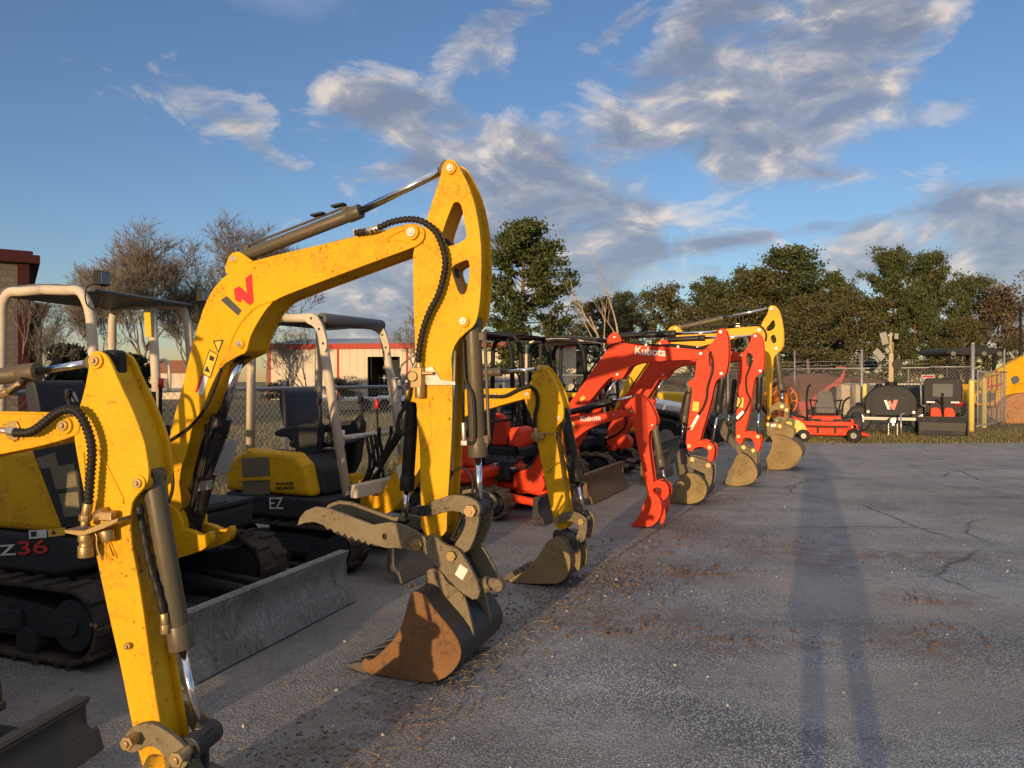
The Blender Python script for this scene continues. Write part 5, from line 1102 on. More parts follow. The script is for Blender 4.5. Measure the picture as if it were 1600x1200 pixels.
def bare(h, seed, spread=.55, levels=5, split=3, leaf=0):
    R = random.Random(seed); b = MB(); lf = MB() if leaf else None
    def grow(p, d, L, r, lv):
        pts, e = limb(b, p, d, L, r, R, .10 + .03 * (levels - lv), 4, .05, 6 if lv >= levels - 1 else 3)
        if lv == 0: 
            if leaf:
                for _ in range(leaf): tuft(lf, pts[R.randint(1, 4)] + Vector((R.gauss(0, .2), R.gauss(0, .2), R.gauss(0, .2))), .22, R)
            return
        n = split + (1 if R.random() < .6 else 0) + (1 if lv <= 2 else 0)
        for k in range(n):
            j = R.choice((2, 3, 4, 4)) if k else 4; a = R.uniform(0, 6.28); s = R.uniform(.4, 1.0) * spread
            dd = (e + Vector((math.cos(a) * s, math.sin(a) * s, R.uniform(-.1, .45) * s * 1.4))).normalized()
            grow(pts[j], dd, L * R.uniform(.55, .82), max(.010, r * .2 + r * R.uniform(.20, .38)), lv - 1)
    grow(Vector((0, 0, -.2)), Vector((R.gauss(0, .04), R.gauss(0, .04), 1)), h * .32, h * .018, levels)
    return b, lf
tree_kind('pine_a', 'pinebark', 'pine', *conifer(11, .18, 3.1, 3, nbr=62, dens=1.5, tsize=.21))
tree_kind('pine_b', 'pinebark', 'pine', *conifer(11, .34, 3.3, 8, nbr=50, dens=1.3, tsize=.21))
tree_kind('pine_c', 'pinebark', 'pine', *conifer(11, .16, 3.8, 15, nbr=56, dens=1.4, tsize=.21))
tree_kind('olive', 'greybark', 'mix', *conifer(9, .12, 4.0, 22, nbr=46, dens=1.0, tsize=.20, shape=lambda v: math.sqrt(max(.05, 1 - v * v * .9))))
tree_kind('brown', 'greybark', 'brownleaf', *bare(10, 31, .75, 5, 3, leaf=5))
tree_kind('bare_a', 'greybark', None, bare(11, 43, .74, 6, 4)[0], None)
tree_kind('bare_b', 'greybark', None, bare(10, 47, .70, 6, 3)[0], None)
tree_kind('shrub', 'greybark', 'shrub', *conifer(3, .02, 1.5, 52, nbr=40, dens=1.4, tsize=.16, shape=lambda v: math.sqrt(max(.03, 1 - v * v))))
def tr(key, px, ytop, d, h0, label, wide=1.0, name='pine_tree', cat='tree', rz=None):
    p = dp(px, ytop, d); s = p.z / h0
    return plant(key, p.x, p.y, s * wide, RND.uniform(0, 6.28) if rz is None else rz, label, name, cat, sz=s)
N1 = 'pine_tree'; 
tr('pine_a', 822, 352, 48, 10.9, 'lone tall pine with dark ragged crown right of the tall yellow stick', 1.12, rz=1.0)
tr('olive', 930, 470, 72, 9.0, 'low olive green tree behind the bare dead snag', 1.1, 'broadleaf_tree')
tr('olive', 1035, 452, 70, 9.0, 'rounded olive green tree between the dead snag and the dark pines', 1.0, 'broadleaf_tree')
tr('pine_c', 985, 462, 84, 10.9, 'dark pine top showing just behind the dead snag', .8)
tr('pine_b', 1105, 438, 72, 10.9, 'dark green pine left of the brushy olive trees above the red booms', .9)
tr('olive', 1170, 424, 62, 9.0, 'brushy brown-green tree in front of the broad pine', 1.0, 'broadleaf_tree')
tr('pine_c', 1240, 389, 62, 10.9, 'broad dark pine rising above the far yellow stick', 1.15, rz=2.2)
tr('olive', 1270, 470, 52, 9.0, 'spreading olive tree low over the chain-link fence behind the mower', 1.2, 'broadleaf_tree')
tr('pine_b', 1315, 428, 66, 10.9, 'thin pine in the dip left of the twin pines', .8)
tr('olive', 1350, 462, 56, 9.0, 'low olive tree directly behind the light tower mast', 1.0, 'broadleaf_tree')
tr('pine_b', 1402, 392, 58, 10.9, 'tall pine with open crown, the left one of the twin pines', .85, rz=.4)
tr('pine_c', 1465, 402, 58, 10.9, 'tall pine with dense crown, the right one of the twin pines', .72, rz=4.4)
tr('pine_a', 1432, 455, 55, 10.9, 'shorter pine filling the gap between the twin pines', .85)
tr('olive', 1205, 440, 66, 9.0, 'rounded olive tree left of and behind the broad pine', 1.1, 'broadleaf_tree')
tr('pine_b', 1140, 452, 76, 10.9, 'dark pine crown between the brushy olive tree and the left pines', .9)
tr('olive', 1080, 478, 64, 9.0, 'low rounded olive tree over the white lettered red boom', 1.0, 'broadleaf_tree')
tr('olive', 1300, 455, 60, 9.0, 'warm olive tree to the right of the broad pine', 1.1, 'broadleaf_tree')
tr('pine_c', 1510, 440, 62, 10.9, 'bushy pine between the twin pines and the brown tree', .8)
tr('olive', 965, 500, 66, 9.0, 'small olive tree at the foot of the dead snag', .9, 'broadleaf_tree')
tr('brown', 1548, 424, 56, 9.6, 'rusty brown leafed tree at the right end of the treeline', 1.0, 'broadleaf_tree')
tr('olive', 1500, 500, 54, 9.0, 'low olive tree behind the black loader cab', .9, 'broadleaf_tree')
tr('olive', 1590, 530, 54, 9.0, 'low brushy tree under the street lamp at the right edge', .9, 'broadleaf_tree')
tr('olive', 1110, 510, 58, 9.0, 'low brown-green tree just above the red boom tips', 1.0, 'broadleaf_tree')
tr('olive', 870, 500, 60, 9.0, 'low green tree beside the foot of the lone pine', .9, 'broadleaf_tree')
tr('olive', 770, 520, 60, 9.0, 'low green tree to the left of the lone pine, behind the black canopies', .8, 'broadleaf_tree')
tr('bare_a', 215, 352, 46, 10.6, 'large bare grey tree behind the cream canopy', 1.2, 'bare_tree')
tr('bare_b', 330, 415, 58, 9.2, 'bare twiggy tree seen through the bend of the yellow boom', 1.2, 'bare_tree')
tr('bare_a', 415, 345, 62, 10.6, 'tall bare tree whose top shows above the yellow boom', 1.2, 'bare_tree')
tr('bare_b', 480, 490, 40, 9.2, 'dark bare tree in front of the tan metal building', 1.1, 'bare_tree')
tr('bare_a', 150, 420, 52, 10.6, 'bare grey tree just right of the two storey building', 1.0, 'bare_tree')
tr('bare_a', 290, 420, 50, 10.6, 'bare grey tree between the cream canopy and the yellow boom', 1.1, 'bare_tree')
tr('bare_b', 632, 452, 55, 9.2, 'bare tree between the tan building and the tall yellow stick', 1.3, 'bare_tree')
tr('bare_b', 20, 420, 20, 9.2, 'thin bare tree in front of the two storey building', .8, 'bare_tree')
tr('shrub', 103, 543, 30, 3.0, 'round dark evergreen shrub left of the bare grey tree', .8, 'shrub', 'shrub')
tr('shrub', 205, 556, 40, 3.0, 'dark shrub at the foot of the bare grey tree', 1.0, 'shrub', 'shrub')
for px, y, d, k in ((455, 590, 34, 'left of the parked trailers'), (520, 585, 36, 'below the red corner of the tan building'), (1070, 575, 40, 'behind the white lettered boom'), (1130, 575, 44, 'behind the last red stick')):
    tr('brown', px, y, d, 9.6, 'tangle of brown brambles ' + k, 2.2, 'bramble_bush', 'bush')
R = random.Random(5); b = MB()
def dead(p, d, L, r, lv):
    pts, e = limb(b, p, d, L, r, R, .09, 5, .06, 6)
    if lv:
        for k in range(3 if lv > 1 else 4):
            a = R.uniform(0, 6.28); dead(pts[R.choice((2, 3, 4, 5))], (e + Vector((math.cos(a) * .6, math.sin(a) * .3, .2))).normalized(), L * R.uniform(.4, .7), r * .36, lv - 1)
dead(Vector((0, 0, 0)), Vector((-.10, 0, 1)), 6.2, .17, 2); dead(Vector((0, 0, 2.6)), Vector((.22, 0, 1)), 4.6, .12, 2)
p = dp(968, 428, 44); o = b.build('trunk', 'deadwood', norm=False); root = empty('dead_tree', (p.x, p.y, 0), 0, 'pale dead snag with two forked bare trunks', 'tree'); o.parent = root; root.scale = (p.z / 8.6,) * 3
# ================================================================== buildings
def ribbed(name, col, n=9.0, amp=.5):
    m, nt, b = base_mat(name); tc = nd(nt, 'ShaderNodeTexCoord').outputs['Object']; sx = nd(nt, 'ShaderNodeSeparateXYZ'); nt.links.new(tc, sx.inputs[0])
    w = mth(nt, 'PINGPONG', mth(nt, 'MULTIPLY', mth(nt, 'ADD', sx.outputs[0], sx.outputs[1]), n), 1.0)
    g = noise_n(nt, tc, .8, 6, .6); c = mix_c(nt, 1.0, col, ramp(nt, g.outputs['Fac'], [(.3, .88), (.7, 1.06)]).outputs[0], 'MULTIPLY')
    nt.links.new(c, b.inputs['Base Color']); b.inputs['Roughness'].default_value = .5
    bump(nt, b, ramp(nt, w, [(.0, 0.), (.12, 1.)]).outputs[0], amp, .03); return m
M['tanwall'] = ribbed('tan_ribbed_metal', (0.50, 0.42, 0.31), 3.2); M['redtrim'] = paint('red_trim', (0.36, 0.03, 0.02), (.1, .03, .02), .3, .5, .1); M['maroon'] = paint('dark_maroon_trim', (0.045, 0.009, 0.009), (.03, .015, .015), .3, .55, .1)
M['darkvoid'] = plain('dark_interior', (0.02, 0.02, 0.022), .8); M['metalroof'] = ribbed('grey_metal_roof', (0.33, 0.33, 0.33), 2.0)
def block_mat():
    m, nt, b = base_mat('grey_block_wall'); tc = nd(nt, 'ShaderNodeTexCoord').outputs['Object']; mp = nd(nt, 'ShaderNodeMapping'); mp.inputs['Rotation'].default_value = (rad(90), 0, 0); nt.links.new(tc, mp.inputs[0])
    br = nd(nt, 'ShaderNodeTexBrick'); br.inputs['Color1'].default_value = (.13, .115, .10, 1); br.inputs['Color2'].default_value = (.095, .085, .075, 1); br.inputs['Mortar'].default_value = (.07, .065, .06, 1)
    br.inputs['Scale'].default_value = 1.0; br.inputs['Brick Width'].default_value = .42; br.inputs['Row Height'].default_value = .21; br.inputs['Mortar Size'].default_value = .014
    nt.links.new(mp.outputs[0], br.inputs['Vector']); nt.links.new(br.outputs[0], b.inputs['Base Color']); b.inputs['Roughness'].default_value = .9; return m
M['block'] = block_mat()
# tan metal building: long wall facing the lot
A = dp(420, 600, 60.0); Bq = dp(900, 600, 56.0)
ux = Vector((Bq.x - A.x, Bq.y - A.y, 0)); LEN = ux.length; rt = math.atan2(ux.y, ux.x)
bd = empty('metal_building', (A.x, A.y, 0), rt, 'long tan metal building with red eave trim and a dark open bay door', 'building')
H = 4.35; D = 14; dx0, dx1, dh = 8.35, 11.0, 3.45
b = MB()
for (x0, x1, z0, z1) in ((0, dx0, 0, H), (dx0, dx1, dh, H), (dx1, LEN, 0, H)): b.box(((x0 + x1) / 2, .1, (z0 + z1) / 2), (x1 - x0, .2, z1 - z0))
b.box((.1, D / 2 + .2, H / 2), (.2, D - .4, H)); b.box((LEN / 2, D, H / 2), (LEN, .2, H)); b.build('wall', 'tanwall', bd)
b = MB(); b.hull([(-.25, -.25, H + .12), (LEN, -.25, H + .12), (-.25, D + .2, H + .12), (LEN, D + .2, H + .12), (-.25, D / 2, H + .95), (LEN, D / 2, H + .95)]); b.build('roof', 'metalroof', bd)
b = MB(); b.box((LEN / 2 - .12, -.17, H - .06), (LEN + .3, .1, .42)); b.box((-.17, D / 2, H - .02), (.1, D, .26)); b.build('eave_trim', 'redtrim', bd)
for x in (0.08, 5.9, 11.6, 17.4):
    b = MB(); b.box((x, -.03, H / 2 - .1), (.16, .08, H - .24)); b.build('downpipe', 'redtrim', bd)
b = MB()
b.box(((dx0 + dx1) / 2, 2.4, dh / 2), (dx1 - dx0 + 1, .1, dh + .4)); b.box((dx0 + .2, 1.3, dh / 2), (.05, 2.1, dh)); b.box((dx1 - .2, 1.3, dh / 2), (.05, 2.1, dh)); b.build('bay_interior', 'darkvoid', bd)
b = MB()
for i in range(6): b.box((dx0 + .3 + i * .42, 1.9, 1.0), (.05, .05, 2.0))
for z in (.6, 1.2, 1.8): b.box(((dx0 + dx1) / 2, 1.9, z), (2.4, .06, .06))
b.build('storage_rack', 'galv', bd); b = MB(); b.box((10.05, -.02, 4.02), (.34, .08, .12)); b.build('wall_light', 'plastic', bd, .01)
# flatbed trailers parked in front of it
for px, y, L, lab in ((590, 40, 6.2, 'long white flatbed trailer on the grass in front of the tan building'), (640, 44, 3.6, 'white covered trailer parked at the right of the flatbed')):
    p = dp(px, 640, y); t = empty('flatbed_trailer', (p.x, p.y, 0), .05, lab, 'trailer', 'trailers parked by the tan building')
    b = MB(); b.box((0, 0, .62), (L, 2.0, .16)); b.box((L / 2 - .3, 0, .95), (.5, 1.7, .5) if L < 4 else (.12, 1.9, .55)); b.build('trailer_bed', 'white', t, .02)
    for s in (-.5, .5):
        b = MB(); b.tube([(s, -1.05, .32), (s, -.85, .32)], .32, 18); b.build('wheel', 'rubber', t)
        b = MB(); b.box((s, -.95, .70), (.72, .24, .05)); b.build('mudguard', 'white', t, .01)
    b = MB(); b.tube([(-L / 2, 0, .55), (-L / 2 - 1.2, 0, .5)], .06, 8); b.build('drawbar', 'galv', t)
# two storey block building at the left edge
c0 = dp(47, 600, 20.0); t = empty('block_building', (c0.x, c0.y, 0), rad(34), 'two storey grey block building with dark red pilasters and roof edge', 'building')
b = MB(); b.box((-7, 6, 3.1), (14, 12, 6.2)); b.build('wall', 'block', t)
b = MB(); b.box((-7, 6, 6.28), (14.6, 12.6, .30)); b.box((-7, 6, 6.50), (14.2, 12.2, .16)); b.build('roof', 'maroon', t, .03)
for x in (-.18, -1.3, -4.2, -7.2):
    b = MB(); b.box((x, -.06, 3.05), (.34, .14, 6.1)); b.build('pilaster', 'maroon', t)
for y in (.3, 4, 8):
    b = MB(); b.box((.06, y, 3.05), (.14, .34, 6.1)); b.build('pilaster', 'maroon', t)
for x in (-2.6, -5.6):
    b = MB(); b.box((x, -.02, 1.6), (1.2, .1, 1.5)); f = b.build('window', 'maroon', t); b = MB(); b.box((x, -.06, 1.6), (1.06, .06, 1.36)); b.build('pane', 'lens', f)
p = dp(62, 600, 24); t2 = empty('block_annex', (p.x, p.y, 0), rad(34), 'lower annex with sloping dark red roof beside the two storey building', 'building')
b = MB(); b.box((-1.6, 3, 2.5), (3.4, 6, 5.0)); b.build('wall', 'block', t2); b = MB(); b.hull([(-4, -.3, 5.75), (.35, -.3, 5.05), (-4, 6.3, 5.75), (.35, 6.3, 5.05), (-4, -.3, 5.95), (.35, -.3, 5.25), (-4, 6.3, 5.95), (.35, 6.3, 5.25)]); b.build('roof', 'maroon', t2)
t.scale = t2.scale = (.78, .78, .78)
# low house with orange roof
p = dp(283, 600, 62); t = empty('small_house', (p.x, p.y, 0), .1, 'small low house with terracotta roof beyond the fence', 'house')
b = MB(); b.box((0, 2, 1.1), (7, 4, 2.2)); b.build('wall', 'tanwall', t); b = MB(); b.hull([(-3.8, -.3, 2.2), (3.8, -.3, 2.2), (-3.8, 4.3, 2.2), (3.8, 4.3, 2.2), (-3, 2, 3.3), (3, 2, 3.3)]); b.build('roof', paint('terracotta_roof', (.34, .14, .07), (.15, .07, .04), .5, .8, .2), t)
b = MB(); b.box((-1.5, -.04, 1.2), (1.0, .1, 1.1)); b.build('window', 'lens', t)

# ================================================================== machines at the end of the lot
def wheel(name, parent, x, y, r, w, hub='zinc', axis='y', ang=0):
    d = Vector((math.sin(ang), math.cos(ang), 0)) if axis == 'y' else Vector((math.cos(ang), -math.sin(ang), 0))
    c = Vector((x, y, r)); b = MB(); b.tube([c - d * w / 2, c - d * w * .38, c + d * w * .38, c + d * w / 2], r, 24, rr=[r * .86, r, r, r * .86])
    o = b.build(name, 'rubber', parent, .006); b = MB(); b.tube([c - d * w * .53, c + d * w * .53], r * .42, 16); b.build('hub', hub, o, .003); return o
# zero-turn mower, front toward the camera
q = gp(1302, 690); mw = empty('riding_mower', (q.x, q.y + .5, 0), rad(-20), 'red zero-turn riding mower with grey seat facing the lot', 'mower')
for s in (-1, 1):
    wheel('caster_wheel', mw, s * .62, -.62, .17, .14, ang=.35)
    b = MB(); b.tube([(s * .62 - .1, -.60, .17), (s * .60 - .1, -.58, .42), (s * .58, -.55, .44)], .025, 8); b.tube([(s * .62 + .1, -.66, .17), (s * .60 + .08, -.6, .42), (s * .56, -.55, .44)], .025, 8); b.tube([(s * .58, -.56, .40), (s * .58, -.56, .56)], .04, 10); b.build('caster_fork', 'red', mw, .002)
    wheel('drive_wheel', mw, s * .62, .62, .29, .26)
    b = MB(); b.prism([(.20, .30), (.95, .34), (.90, .58), (.55, .68), (.25, .55)], s * .78 - .12, s * .78 + .12)
    o = b.build('wheel_fender', 'plastic', mw, .05); o.rotation_euler = (0, 0, rad(90)); 
    b = MB(); b.tube(catmull([(s * .30, .12, .62), (s * .36, .05, .95), (s * .38, -.22, 1.0), (s * .20, -.30, .98)], 5), .018, 8); b.build('steering_lever', 'black', mw)
b = MB(); b.box((0, -.56, .44), (1.2, .09, .10)); b.box((-.32, -.1, .46), (.07, 1.0, .09)); b.box((.32, -.1, .46), (.07, 1.0, .09)); b.build('frame', 'red', mw, .01)
b = MB(); b.prism([(-.72, .14), (.72, .14), (.74, .28), (.6, .34), (-.6, .34), (-.74, .28)], -.40, .20); b.hull([(.7, -.3, .15), (1.02, -.28, .13), (.7, .1, .15), (1.02, .08, .13), (.7, -.3, .26), (.98, -.25, .20), (.7, .1, .26), (.98, .06, .2)]); b.build('mower_deck', 'red', mw, .03)
b = MB(); b.prism([(-.34, .40), (.34, .40), (.36, .56), (.30, .62), (-.30, .62), (-.36, .56)], -.48, .1); b.build('front_panel', 'red', mw, .02)
b = MB(); b.box((0, -.50, .43), (.82, .05, .16)); b.build('foot_plate', 'plastic', mw, .01)
b = MB(); b.box((0, -.545, .47), (.24, .008, .03)); b.build('lettering_strip', 'sticker_white', mw)
b = MB(); b.hull([(x, y, z) for x in (-.25, .25) for y in (-.08, .36) for z in (.66, .80)]); o = b.build('seat', 'greyseat', mw, .05, 3)
b = MB(); b.hull([(-.24, .28, .76), (.24, .28, .76), (-.24, .42, .76), (.24, .42, .76), (-.16, .42, 1.22), (.16, .42, 1.22), (-.17, .50, 1.2), (.17, .50, 1.2)]); b.build('seat_back', 'greyseat', o, .05, 3)
b = MB(); b.box((0, .62, .62), (.62, .5, .36)); b.build('engine', 'black', mw, .04)
b = MB(); b.tube(catmull([(-.42, .5, .5), (-.44, .52, 1.0), (-.40, .62, 1.30), (-.34, .66, 1.36)], 5), .026, 8); b.build('roll_bar', 'black', mw); b = MB(); b.tube(catmull([(.42, .5, .5), (.46, .60, .9), (.62, .75, 1.05)], 5), .026, 8); b.build('roll_bar', 'black', mw)
b = MB(); b.prism([(-.86, .38), (-.62, .34), (-.60, .52), (-.84, .60)], -.10, .4); b.build('side_panel', 'red', mw, .03)
b = MB(); b.box((-.2, -.44, .30), (.05, .05, .20)); b.build('deck_lift_link', 'black', mw, .004); b = MB(); b.box((.2, -.44, .30), (.05, .05, .20)); b.build('deck_lift_link', 'black', mw, .004)
b = MB(); b.hull([(x, y, z) for x in (-.42, -.28) for y in (.1, .5) for z in (.62, .74)]); b.build('control_console', 'plastic', mw, .03)
b = MB(); b.hull([(x, y, z) for x in (.28, .42) for y in (.1, .5) for z in (.62, .74)]); b.build('control_console', 'plastic', mw, .03)
b = MB(); b.box((.30, -.485, .50), (.30, .01, .10)); b.build('front_vent', 'black', mw); b = MB(); b.box((-.28, -.485, .50), (.30, .01, .10)); b.build('front_vent', 'black', mw)
mw.scale = (1.08, 1.1, 1.12)
# light tower trailer
q = gp(1391, 676); lt = empty('light_tower', (q.x, q.y, 0), rad(-26), 'black light tower trailer with raised wooden-coloured mast and round hood', 'light tower')
b = MB(); b.prism(chaikin([(-.78, .52), (.78, .52), (.82, .80), (.80, 1.12), (.50, 1.42), (.0, 1.50), (-.50, 1.42), (-.80, 1.12), (-.82, .80)], 1), -.5, 1.5); b.build('hood', 'black', lt, .04, 3)
b = MB(); b.prism([(-.58, .56), (.58, .56), (.58, 1.18), (-.58, 1.18)], -.535, -.5); b.build('front_panel', 'plastic', lt, .01)
b = MB(); b.prism([(-.20, .66), (.24, .66), (.24, 1.14), (-.20, 1.14)], -.55, -.535); pl = b.build('logo_plate', 'plastic', lt, .004)
b = MB(); b.prism([(-.21, 1.02), (-.12, 1.02), (-.01, .74), (-.09, .74)], -.556, -.55); b.build('emblem_bar', 'sticker_white', pl)
b = MB(); b.prism([(-.10, .96), (-.02, 1.02), (.05, .88), (.10, 1.03), (.22, 1.03), (.12, .74), (.04, .74), (.0, .84), (-.03, .78)], -.556, -.55); b.build('emblem_zigzag', 'sticker_red', pl)
for s in (-1, 1):
    wheel('wheel', lt, s * 1.0, -.15, .42, .22)
    b = MB(); b.prism([(-.08, .84), (.78, .84), (.72, .90), (.0, .90)], s * .98 - .14, s * .98 + .14); o = b.build('mudguard', 'black', lt, .02); o.rotation_euler = (0, 0, 0); o.data.transform(Matrix.Rotation(rad(90), 4, 'Z') @ Matrix.Translation((0, 0, 0))); o.data.transform(Matrix.Translation((s * .98 * 2, 0, 0)) if s > 0 else Matrix.Translation((0, 0, 0))) if False else None
    b = MB(); b.tube([(s * .7, -.52, .66), (s * .7, -.56, .66)], .05, 14); b.build('marker_lamp', 'white', lt)
b = MB(); b.box((0, -.35, .45), (1.7, .12, .10)); b.box((0, -1.0, .44), (.10, 1.4, .10)); b.box((0, .35, .42), (1.9, .1, .1)); b.build('chassis', 'galv', lt, .01)
b = MB(); b.tube([(.05, -1.6, .36), (.05, -1.9, .36)], .045, 10); b.box((.05, -1.62, .46), (.14, .2, .14)); b.build('tow_hitch', 'zinc', lt, .01)
b = MB(); b.tube([(.28, -1.3, .62), (.30, -1.35, .0)], .03, 10); b.tube([(.28, -1.3, .62), (.40, -1.3, .66)], .015, 8); b.build('jack_stand', 'zinc', lt)
for x in (-.08, .18):
    b = MB()
    for i in range(14): b.tube([(x + .01 * (i % 2), -1.5, .38 - .025 * i), (x - .012 * (i % 2), -1.5, .355 - .025 * i)], .010, 5)
    b.build('safety_chain', 'zinc', lt)
M['conclens'] = plain('frosted_lens', (.16, .155, .14), .5); M['mast'] = paint('dusty_mast_steel', (.42, .32, .19), (.2, .14, .08), .6, .5, .3)
b = MB(); b.box((.02, .1, 2.0), (.15, .15, 1.6)); b.box((.02, .1, 2.85), (.10, .10, .5)); b.build('mast', 'mast', lt, .01)
b = MB(); b.pin(.22, 2.12, -.02, .12, .17, 18); b.tube(catmull([(.22, .05, 1.98), (.06, .02, 2.6), (.06, .02, 3.0)], 6), .014, 6); b.build('cable_reel', 'black', lt, .01)
for (x, z, a) in ((-.20, 2.92, -.25), (-.36, 2.42, -.75), (-.10, 2.55, -.5), (.18, 2.98, .1)):
    rm = Matrix.Rotation(a, 4, 'Y'); b = MB(); b.box((x, 0, z), (.26, .16, .44) if x < -.15 else (.16, .12, .22), rm); o = b.build('floodlight', 'plastic', lt, .02); b = MB(); b.box((x, -.085, z), (.21, .02, .38) if x < -.15 else (.12, .02, .17), rm); b.build('lens', 'conclens', o)
b = MB(); b.tube([(.02, .1, 2.5), (-.38, .1, 2.42)], .025, 6); b.tube([(.02, .1, 2.9), (-.22, .1, 2.92)], .025, 6); b.build('lamp_arm', 'galv', lt)
b = MB(); b.tube([(-.36, .0, 1.25), (-.36, .0, 1.52)], .10, 14); b.tube([(.02, .0, 1.35), (.02, 0, 1.58)], .20, 18); b.build('mast_base', 'black', lt, .01)
lt.scale = (.90, 1, 1.02)
# stand-on loader with bucket, facing the camera
q = gp(1481, 683); sl = empty('compact_loader', (q.x, q.y + .25, 0), rad(-29), 'small black stand-on loader with two orange panels and a wide black bucket', 'loader')
b = MB(); P = [(-.28, .02), (-.30, .06), (-.02, .02), (.06, .16), (.05, .40), (.0, .56), (.02, .56), (.075, .40), (.085, .14), (.02, .0)]; b.prism([(-.32, .02), (.04, .02), (.10, .16), (.09, .42), (.04, .60), (.015, .60), (.06, .41), (.07, .17), (.02, .05), (-.32, .05)], -.70, .70)
b.prism([(-.30, .03), (.05, .03), (.09, .2), (.04, .58)], -.72, -.69); b.prism([(-.30, .03), (.05, .03), (.09, .2), (.04, .58)], .69, .72)
o = b.build('bucket', 'blacksteel', sl, .008); o.data.transform(Matrix.Rotation(rad(90), 4, 'Z')); 
for s in (-1, 1):
    b = MB(); b.prism(chaikin([(-.16, .50), (.16, .50), (.16, .74), (.08, .86), (-.14, .86), (-.17, .74)], 1), .34, .46); o = b.build('orange_panel', 'red', sl, .02); o.location = (s * .20, 0, 0)
    b = MB(); b.box((s * .55, 1.1, .24), (.22, 1.3, .42)); b.build('track', 'track', sl, .08, 3)
    b = MB(); b.tube([(s * .50, 1.4, 1.15), (s * .46, .5, .62), (s * .44, .2, .30)], .05, 8); b.build('lift_arm', 'black', sl)
    b = MB(); b.box((s * .36, .36, 1.02), (.26, .08, .05)); b.build('foot_pad', 'white', sl, .01)
b = MB(); b.prism([(-.56, .40), (.56, .40), (.58, 1.62), (.48, 1.76), (-.48, 1.76), (-.58, 1.62)], .55, 1.6); b.build('engine_body', 'black', sl, .03)
b = MB(); b.box((0, .535, 1.38), (.62, .04, .42)); b.build('grille', 'greyroof', sl, .02); b = MB(); b.tube(catmull([(-.40, .5, .92), (-.30, .35, 1.06), (-.14, .3, 1.08), (.0, .32, .94), (.02, .35, .7)], 6), .018, 8); b.tube([(.0, .45, .9), (.0, .36, 1.3)], .03, 8); b.build('hydraulic_hose', 'rubber', sl)
for x in (.38, .46, .54): b = MB(); b.tube([(x, .5, .90), (x, .48, 1.04)], .025, 10); b.build('coupling', 'sticker_red', sl)
b = MB(); b.tube([(-.64, .5, .92), (-.66, .52, 1.62)], .03, 8); b.tube([(-.64, .5, .92), (-.50, .48, .88)], .02, 8); b.tube([(-.66, .52, 1.6), (-.66, .52, 1.78)], .05, 10); b.build('grab_bar', 'galv', sl)
sl.scale = (.88, 1, .98)
# yellow track loader behind the gate, side on
q = dp(1600, 600, 28.5); tl = empty('track_loader', (q.x, q.y, 0), rad(0), 'large yellow track loader with big lift arm and dirt-caked tracks behind the gate', 'loader')
def T(p, y=28.5): 
    return [(dp(a, c, y).x - q.x, dp(a, c, y).z) for a, c in p]
b = MB(); b.prism(chaikin(T([(1531, 595), (1548, 585), (1570, 573), (1590, 561), (1620, 548), (1680, 540), (1700, 560), (1640, 590), (1600, 598), (1572, 606), (1545, 612), (1531, 606)]), 1), 0, .3); la = b.build('lift_arm', 'yellow', tl, .03)
b = MB(); b.prism(T([(1533, 592), (1536, 590), (1541, 601), (1537, 602)]), -.006, 0); b.build('emblem_bar', 'sticker_grey', la); b = MB(); b.prism(T([(1536, 594), (1539, 592), (1541, 596), (1542, 590), (1546, 589), (1546, 600), (1543, 601)]), -.006, 0); b.build('emblem_zigzag', 'sticker_red', la)
b = MB(); b.prism(T([(1541, 603), (1568, 598), (1568, 602), (1541, 607)]), -.02, .02); b.build('lift_cylinder', 'sticker_red', tl)
b = MB(); b.prism(chaikin(T([(1530, 612), (1560, 606), (1600, 598), (1660, 590), (1700, 600), (1700, 640), (1600, 640), (1560, 634), (1530, 634)]), 1), .3, 1.7); b.build('body', 'yellow', tl, .04)
b = MB(); b.prism(chaikin(T([(1532, 616), (1562, 611), (1562, 628), (1533, 632)]), 1), .28, .31); b.build('side_vent', 'greyroof', tl)
M['caked'] = paint('dirt_caked_track', (.38, .20, .10), (.16, .08, .05), 1.2, .9, .8, bmp=.6)
b = MB(); b.prism(chaikin(T([(1572, 622), (1590, 614), (1640, 612), (1700, 640), (1700, 664), (1580, 664), (1562, 658), (1545, 652), (1545, 640), (1562, 636)]), 2), .0, .45); 
for i in range(16): b.box((T([(1560 + i * 6, 660)])[0][0], .2, .03), (.07, .5, .09))
o = b.build('track', 'caked', tl, .03)
for a, c in ((1590, 632), (1580, 648), (1610, 650), (1640, 650)): x, z = T([(a, c)])[0]; b = MB(); b.pin(x, z, -.06, .02, .16, 18); b.build('track_roller', 'caked', o, .02)
b = MB(); b.prism(chaikin(T([(1578, 590), (1590, 586), (1594, 596), (1582, 602)]), 1), -.01, .02); b.build('window', 'lens', tl)
